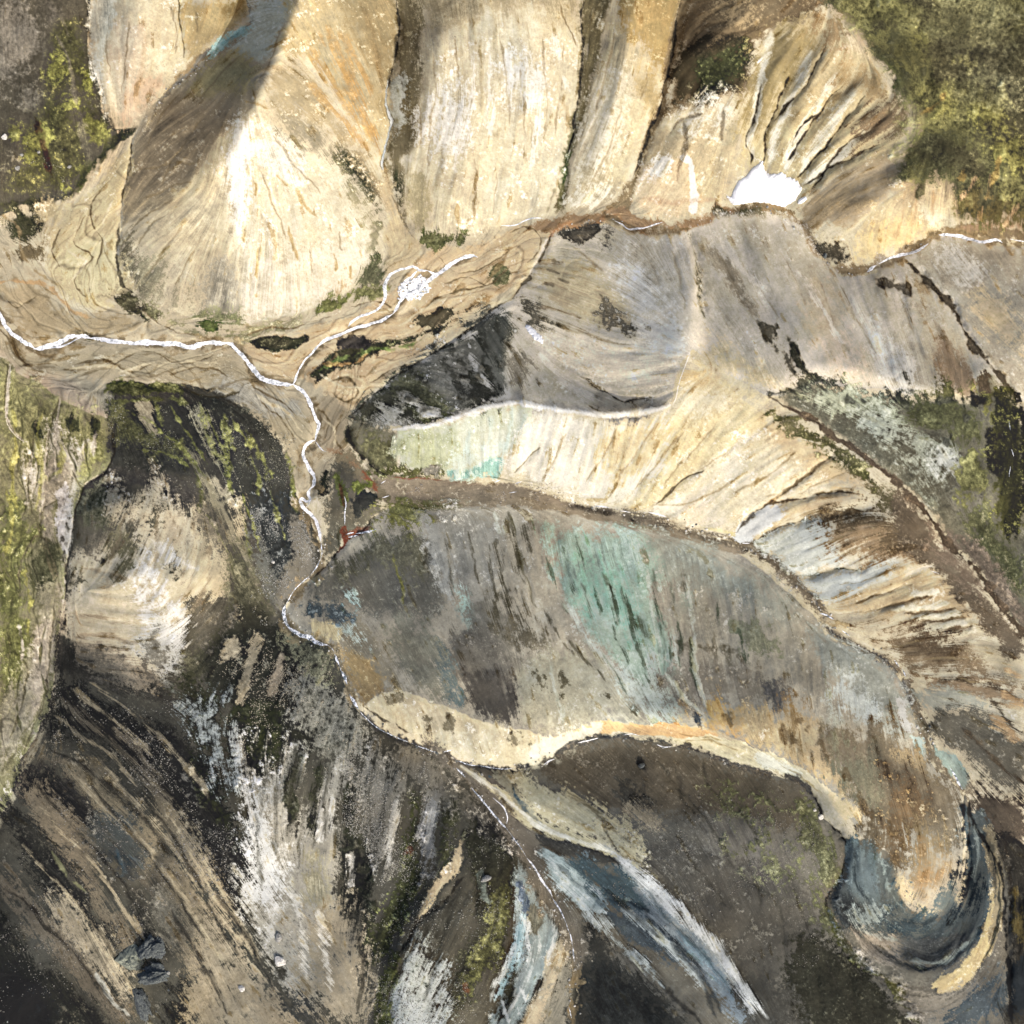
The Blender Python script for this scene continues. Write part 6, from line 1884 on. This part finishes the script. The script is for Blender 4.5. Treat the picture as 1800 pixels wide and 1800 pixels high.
def sheet(name, poly, thick, mat, fall=5.0, seed=0, cell=1.0, holes=0, wob=2.0, crisp=False):
    """a patch of snow or foam lying on the ground, thinning out to its rim"""
    p = pts(poly) if crisp else smooth_line(pts(poly), True, 3)
    pc = np.vstack([p, p[:1]])
    x0, y0 = p.min(0)-3; x1, y1 = p.max(0)+3
    gx = np.arange(x0, x1, cell); gy = np.arange(y0, y1, cell)
    X, Y = np.meshgrid(gx, gy)
    wx = np.array([[mnoise.noise(Vector((a*.22, b*.22, seed))) for a in gx] for b in gy])
    D, _ = dist_line(pc, X+wx*wob, Y-wx*wob)
    ins = pip(p, X+wx*wob, Y-wx*wob)
    D = np.where(ins, D, -D)
    h = np.where(D > 0, thick*(1-np.exp(-D/fall))+.35, D*.35)
    if holes:
        hz = np.array([[mnoise.noise(Vector((a*.28, b*.28, seed+7)))+.6*mnoise.noise(Vector((a*.6, b*.6, seed+3))) for a in gx] for b in gy])
        h = h-np.clip(hz-(.28-holes), 0, 1)*3
    keep = D > -1.6
    idx = -np.ones(X.shape, int); co = []
    for b in range(len(gy)):
        for a in range(len(gx)):
            if keep[b, a]:
                idx[b, a] = len(co); x, y = X[b, a], Y[b, a]
                co.append(at(x, y, zat(x, y)+h[b, a]))
    q = [(idx[b, a], idx[b+1, a], idx[b+1, a+1], idx[b, a+1]) for b in range(len(gy)-1) for a in range(len(gx)-1)
         if min(idx[b, a], idx[b+1, a], idx[b+1, a+1], idx[b, a+1]) >= 0]
    return mesh_obj(name, co, q, mat)

streams = [
 ("-120 470 -60 500 -20 530 0 555 12 575 30 592 46 604 60 612", 6, 9), ("58 612 80 609 100 605 120 594 140 591 160 594", 10, 9),
 ("158 594 190 599 240 602 290 604 340 608 372 603 400 602", 9, 10), ("396 602 415 612 430 630 445 650 460 664 485 674 515 675", 10, 9),
 ("62 612 85 612 110 608 134 597 150 590", 4, 3),
 ("515 676 523 655 535 635 548 622 560 606 575 597 600 587 625 577 650 571 672 563 690 552", 5, 7),
 ("612 574 622 562 645 552 668 540 677 525 676 505 682 488 695 478 712 472 726 468 738 474 752 476", 6, 6),
 ("690 552 698 540 706 524 716 512 730 504 748 498 762 486 776 476 790 466 800 458", 5, 8),
 ("752 476 768 482 784 473 800 461 816 453 830 449 840 452", 6, 7), ("735 474 724 486 712 494 706 508", 5, 5),
 ("514 675 528 684 540 698 548 718 556 735 562 745 557 758 554 775", 8, 6),
 ("555 774 545 778 536 788 533 800 536 812 545 826 552 835 553 848 548 858", 6, 8), ("555 776 562 786 568 792 574 794", 4, 3),
 ("548 856 542 868 545 878 538 882 530 877 528 884 534 894 545 902 553 912 560 930 564 952", 6, 6), ("545 876 544 884 538 892", 3, 3),
 ("502 1062 499 1075 501 1090 510 1105 524 1114 540 1120 556 1128 576 1134", 6, 9),
 ("588 1150 592 1158 596 1168", 6, 7), ("598 1178 604 1190 610 1203", 7, 6), ("614 1220 622 1234 630 1246", 6, 8),
 ("605 872 608 885 606 905 606 922", 2.5, 3),
 ("880 396 905 396 922 388 938 383 955 384", 2, 3), ("1080 388 1092 394 1104 402 1120 404", 3, 3), ("1108 402 1130 401 1150 395 1165 390", 3, 3),
 ("1524 478 1532 470 1540 466", 8, 6), ("1545 464 1565 454 1590 447 1612 440 1632 428", 4, 6), ("1650 413 1670 414 1700 419 1726 425 1752 422 1762 426", 7, 5),
 ("1775 420 1800 425 1830 432 1870 438", 3, 2),
 ("802 1350 812 1360 818 1366", 5, 4), ("828 1384 842 1400 856 1418 872 1436 886 1452 893 1460", 3, 4), ("866 1402 884 1418 892 1436 890 1448", 2, 3),
 ("926 1508 938 1522 946 1536 955 1552 966 1566 970 1576", 3, 5), ("1016 1306 1030 1303 1052 1297", 3, 4), ("1155 1309 1166 1313 1180 1312", 4, 3),
 ("1096 1292 1110 1290 1124 1293", 2, 2), ("955 1345 965 1338 975 1334", 3, 3), ("780 1322 795 1318", 4, 3),
 ("1636 1003 1650 1008", 2, 2),
]
for k, (l, a, b) in enumerate(streams):
    ribbon('stream', l, a, M_WATERB if k in (15, 16, 17, 18, 27, 28) else M_WATER, seed=k+1, w2=b, rag=.5)
thin = ["564 952 566 972 560 990 548 1008 530 1024 514 1042 503 1062", "630 1246 645 1264 665 1280 690 1293 720 1305", "722 1306 752 1318 775 1324", "800 1336 826 1344 850 1347 880 1351 905 1350",
        "893 1460 905 1476 918 1494 926 1508", "970 1576 985 1602 998 1630 1005 1655 1010 1690", "576 1134 584 1142 588 1150", "596 1168 600 1180"]
for k, l in enumerate(thin):
    ribbon('stream', l, 1.7, M_WATERB, seed=k+40, rag=1.1)
shallow = ["672 875 684 871", "670 850 678 845", "870 848 880 844", "905 850 918 846", "895 866 908 864", "1045 890 1060 890 1072 893", "1090 898 1108 900", "1140 900 1160 906 1172 909",
           "1305 954 1318 955", "1440 1078 1456 1084 1466 1090", "1480 1108 1494 1118", "1572 1160 1580 1172", "1586 1176 1592 1190", "1670 1350 1682 1372 1692 1388",
           "640 1258 650 1268", "625 938 650 934 662 930", "612 944 630 940", "1774 740 1776 756", "1778 790 1782 802", "1776 820 1774 838", "1000 1770 1004 1790", "608 940 622 936"]
for k, l in enumerate(shallow):
    ribbon('stream', l, 3.5, M_WATERB if k > 8 else M_WATER, seed=k+60, rag=.8)
fo = sheet('stream_foam', "699 506 706 496 716 496 722 488 732 488 738 482 746 490 755 492 750 500 757 507 752 516 744 518 738 528 728 524 722 530 712 524 704 532 700 520", .5, M_WATER, 4, 3, .8, holes=.10, wob=4, crisp=True)
tag(fo, kind='structure')
ribbon('path', "20 640 14 665 11 700 10 730 14 748 26 764 44 778", 3.0, M_PATH, .08, 91, .3)
ribbon('path', "1182 712 1188 700 1192 680 1198 660 1206 640 1212 622 1216 612", 2.2, M_PATHW, .08, 92, .3)

# ------------------------------------------------------------------ snow
s1 = sheet('snow_patch', "1273 338 1278 345 1286 346 1290 334 1298 318 1312 310 1322 296 1334 288 1340 282 1344 300 1352 306 1366 306 1374 302 1384 312 1396 314 1402 320 1410 332 1402 344 1398 352 1384 360 1378 364 1350 357 1330 355 1312 357 1290 361 1282 352", 2.2, M_SNOW, 5, 1, .8, wob=1.6, crisp=True)
tag(s1, 'large white snow patch with ragged rim at the foot of the ribbed cream bowl', 'snow patch')
s2 = sheet('snow_patch', "1402 358 1406 350 1416 346 1418 350 1410 357", .9, M_SNOW, 2.5, 2, .7)
tag(s2, 'tiny sliver of snow just right of the large snow patch', 'snow patch')
s3 = sheet('snow_patch', "924 572 930 571 940 580 952 592 955 604 946 600 934 590 926 580", 1.2, M_SNOW, 3, 3, .7)
tag(s3, 'narrow oblong snow patch in the gully head beside the dark-mottled grey slope', 'snow patch')

# ------------------------------------------------------------------ boulders
def rock_bm(seed, sub=3, flat=.7, rough=.35, sx=1.0, sy=1.0):
    bm = bmesh.new(); bmesh.ops.create_icosphere(bm, subdivisions=sub, radius=1)
    rs = random.Random(seed); o = Vector((rs.uniform(0, 50), rs.uniform(0, 50), rs.uniform(0, 50)))
    cuts = [Vector((rs.gauss(0, 1), rs.gauss(0, 1), rs.gauss(.4, 1))).normalized() for _ in range(7)]
    for v_ in bm.verts:
        d = v_.co.normalized(); r = 1+rough*mnoise.noise(d*1.3+o)+rough*.4*mnoise.noise(d*3.5+o)
        if sub >= 5: r += .22*mnoise.noise(d*6+o)+.10*mnoise.noise(d*14+o)
        for c in cuts[:3 if sub >= 5 else 7]:
            dd = d.dot(c)
            if dd > .55: r = min(r, .72/dd+.06)
        v_.co = Vector((d.x*r*sx, d.y*r*sy, d.z*r*flat))
    return bm
def rock(name, x, y, r, mat, seed, sx=1., sy=1., flat=.7, sub=3, rough=.35):
    bm = rock_bm(seed, sub, flat, rough, sx, sy)
    me = bpy.data.meshes.new(name); bm.to_mesh(me); bm.free(); me.materials.append(mat)
    for p_ in me.polygons: p_.use_smooth = sub >= 4
    o = bpy.data.objects.new(name, me); col_.objects.link(o)
    o.location = at(x, y, zat(x, y)+r*S*flat*(.0 if r > 12 else .2)); o.scale = (r*S,)*3
    o.rotation_euler = (0, 0, seed*1.3)
    return o
single = [
 (8, 241, 5.5, M_ROCKP, 1.1, .9, 'pale rounded boulder near the left edge on the dark mossy hill'),
 (30, 295, 4.5, M_ROCKG, 1, .9, 'grey boulder on the mossy hill, below and right of the pale rounded boulder'),
 (122, 293, 4, M_ROCKG, 1, .8, 'grey boulder beside the lower right rim of the dark mossy hill'),
 (68, 267, 3, M_ROCKG, 1, 1, 'small grey boulder at the top of the red-brown streak on the mossy hill'),
 (38, 272, 3, M_ROCKG, 1, 1, 'small grey boulder between the pale rounded boulder and the red-brown streak'),
 (1443, 1436, 5.5, M_ROCKP, 1, 1, 'round white boulder in the dark seam beside the green-edged brown hill'),
 (1432, 1424, 3, M_ROCKP, 1, .8, 'small pale stone just above the round white boulder'),
 (232, 1682, 22, M_ROCKM, 1.1, .9, 'lichen-green rounded rock outcrop on the streaked sand slope, left of the knobbly outcrop'),
 (274, 1662, 21, M_ROCKD, .8, 1.2, 'dark knobbly rock outcrop, topmost of the outcrops on the streaked sand slope'),
 (248, 1758, 17, M_ROCKD, .7, 1.6, 'narrow dark rock outcrop below the lichen-green outcrop'),
 (280, 1712, 22, M_ROCKD, .7, 1.4, 'low dark rock ridge right below the knobbly outcrop'),
 (490, 1648, 6, M_ROCKG, 1, 1.3, 'upright grey rock on the pale streaky sand slope'),
 (492, 1690, 9, M_ROCKP, .9, 1.2, 'pale rock block on the sand slope just below the upright grey rock'),
 (425, 1738, 6, M_ROCKP, 1.1, .9, 'cream boulder at the lower end of the long dark rill on the sand slope'),
 (197, 848, 2, M_ROCKP, 1, 1, 'small white stone at the top edge of the dark sand above the pale fan'),
 (855, 1545, 6, M_ROCKG, .8, 1.6, 'tall grey rock on the mossy rib left of the blue fold'),
 (1128, 1346, 5, M_ROCKD, 1.2, .9, 'dark rounded rock on the smooth brown hill below the orange scarp'),
 (1450, 450, 4, M_ROCKD, 1.2, .9, 'dark boulder in the black rubble where the upper stream bends under the plateau'),
 (480, 988, 3, M_ROCKP, 1, 1, 'pale boulder among the dark sand west of the stream'),
]
for k, (x, y, r, mt, sx, sy, lb) in enumerate(single):
    big = r > 12
    o = rock('rock_outcrop' if big else 'boulder', x, y, r, mt, k+1, sx, sy, .6 if big else .75, 5 if big else 3, .75 if big else .35)
    tag(o, lb, 'rock outcrop' if big else 'boulder', 'rock outcrops at the foot of the sand slope' if big else None)
variants = {}
for mn, mt in (('p', M_ROCKP), ('g', M_ROCKG), ('d', M_ROCKD)):
    for s_ in range(3):
        bm = rock_bm(40+s_, 2, .7); me = bpy.data.meshes.new('boulder'); bm.to_mesh(me); bm.free(); me.materials.append(mt)
        variants[mn, s_] = me
def scatter_line(line, n, spread, kinds, rmin, rmax, label, seed):
    p = smooth_line(pts(line), False, 6); d = np.r_[0, np.cumsum(np.hypot(*(np.diff(p, axis=0).T)))]
    rs = random.Random(seed); first = None
    for k in range(n):
        t = rs.random()*d[-1]; x = float(np.interp(t, d, p[:, 0]))+rs.gauss(0, spread); y = float(np.interp(t, d, p[:, 1]))+rs.gauss(0, spread)
        if not (4 < x < 1796 and 4 < y < 1796): continue
        r = rmin+(rmax-rmin)*rs.random()**2.2
        me = variants[rs.choice(kinds), rs.randrange(3)]
        if first is None:
            o = bpy.data.objects.new('boulder', me); first = o
        else:
            o = first.copy(); o.data = me
        col_.objects.link(o)
        o.location = at(x, y, zat(x, y)+r*S*.15); o.scale = (r*S*rs.uniform(.8, 1.2), r*S*rs.uniform(.8, 1.2), r*S)
        o.rotation_euler = (0, 0, rs.uniform(0, 6.3))
        tag(o, label, 'boulder', label.replace('small ', '').replace('boulder', 'boulders'))
scatter_line("1000 886 1150 912 1320 962 1430 1060 1530 1147 1612 1240 1640 1330", 60, 7, 'pggd', 1.2, 2.6, 'small boulder in the stony gully between the cream slope and the big grey slope', 1)
scatter_line("625 1240 720 1305 850 1347 960 1338 1040 1300 1180 1310 1330 1358", 45, 5, 'pggd', 1.2, 2.6, 'small boulder in the stream gully under the cream and orange scarp', 2)
scatter_line("565 960 545 1020 502 1070 530 1118 580 1140", 30, 12, 'ppg', 1.2, 2.4, 'small boulder beside the white stream where it bends round the big grey slope', 3)
scatter_line("800 1340 870 1420 945 1540 1000 1640 1012 1790", 45, 8, 'pgg', 1.2, 2.6, 'small boulder in the straight stony gully running down to the bottom edge', 4)
scatter_line("960 400 1060 385 1200 398 1330 360 1410 420 1500 478 1640 420", 35, 5, 'pgg', 1.1, 2.2, 'small boulder along the upper stream below the cream hills', 5)
scatter_line("258 205 300 160 345 122 405 70", 24, 4, 'pgg', 1.1, 2.2, 'small boulder in the narrow grey gully at the top left', 6)

scatter_line("215 1640 240 1690 280 1700 260 1750 270 1790", 22, 14, 'gdd', 1.4, 3.4, 'small dark boulder round the rock outcrops at the lower left', 7)

def scree():
    rs = np.random.RandomState(5)
    zones = [("90 1180 350 1330 440 1560 300 1700 120 1500", 7000, (.17, .16, .14), (.40, .38, .33)), ("380 1100 600 1180 660 1290 560 1400 420 1300", 7000, (.22, .20, .15), (.52, .47, .36)),
             ("600 1290 760 1340 760 1500 640 1560 600 1400", 6000, (.2, .2, .17), (.5, .47, .4)), ("0 1500 200 1600 300 1800 0 1800", 2000, (.1, .1, .09), (.32, .3, .26)),
             ("440 880 540 900 560 1040 500 1100 440 1000", 4000, (.18, .18, .16), (.48, .47, .42)), ("640 1560 900 1440 960 1600 860 1800 640 1800", 5000, (.15, .15, .12), (.42, .4, .34)),
             ("1010 1360 1440 1440 1440 1700 1250 1700 1050 1500", 3500, (.14, .13, .11), (.36, .33, .28)), ("150 240 40 330 120 345", 500, (.15, .14, .1), (.4, .38, .3)),
             ("640 850 900 860 1000 890 900 900 700 890", 3000, (.16, .14, .11), (.46, .42, .36)), ("190 700 500 760 520 860 400 860 200 800", 2500, (.12, .12, .1), (.4, .38, .3))]
    base = np.array([(1, 0, 0), (-1, 0, 0), (0, 1, 0), (0, -1, 0), (0, 0, 1), (0, 0, -.6)], np.float32)
    faces = np.array([(0, 2, 4), (2, 1, 4), (1, 3, 4), (3, 0, 4), (2, 0, 5), (1, 2, 5), (3, 1, 5), (0, 3, 5)])
    co = []; fc = []; cs = []; nv = 0
    for poly, n, c1, c2 in zones:
        p = pts(poly); x0, y0 = p.min(0); x1, y1 = p.max(0)
        X = rs.uniform(x0, x1, n*3); Y = rs.uniform(y0, y1, n*3)
        ii = ((X-X0)/CELL).astype(int); jj = ((Y-Y0)/CELL).astype(int)
        dens = 1/(1+np.exp(-3.2*(-.5+BLOB[jj, ii]*.8+STREAK[jj, ii]*.5+FINEB[jj, ii]*.3)))
        ok = pip(p, X+WX[jj, ii]*34, Y+WY[jj, ii]*34) & (rs.rand(n*3) < dens)
        for x, y in list(zip(X[ok], Y[ok]))[:n]:
            r = (.35+.75*rs.rand()**3)*S*1.25
            a = rs.rand()*6.3; ca, sa = math.cos(a), math.sin(a)
            b = base*(r*np.array([rs.uniform(.7, 1.3), rs.uniform(.7, 1.3), rs.uniform(.5, .9)]))
            b = b+rs.randn(6, 3)*r*.12
            z = zat(x, y); wx_, wy_, wz = at(x, y, z)
            co.append(np.stack([b[:, 0]*ca-b[:, 1]*sa+wx_, b[:, 0]*sa+b[:, 1]*ca+wy_, b[:, 2]+wz+r*.15], 1))
            fc.append(faces+nv); nv += 6
            k = rs.rand(); c = np.array(c1)*(1-k)+np.array(c2)*k
            cs.append(np.repeat(c[None]*.8, 6, 0))
    o = mesh_obj('scree', np.vstack(co), np.vstack(fc), M_GROUND, False, np.vstack(cs), tris=True)
    tag(o, 'loose light and dark stones strewn over the sand slopes', None, None, 'stuff')
scree()
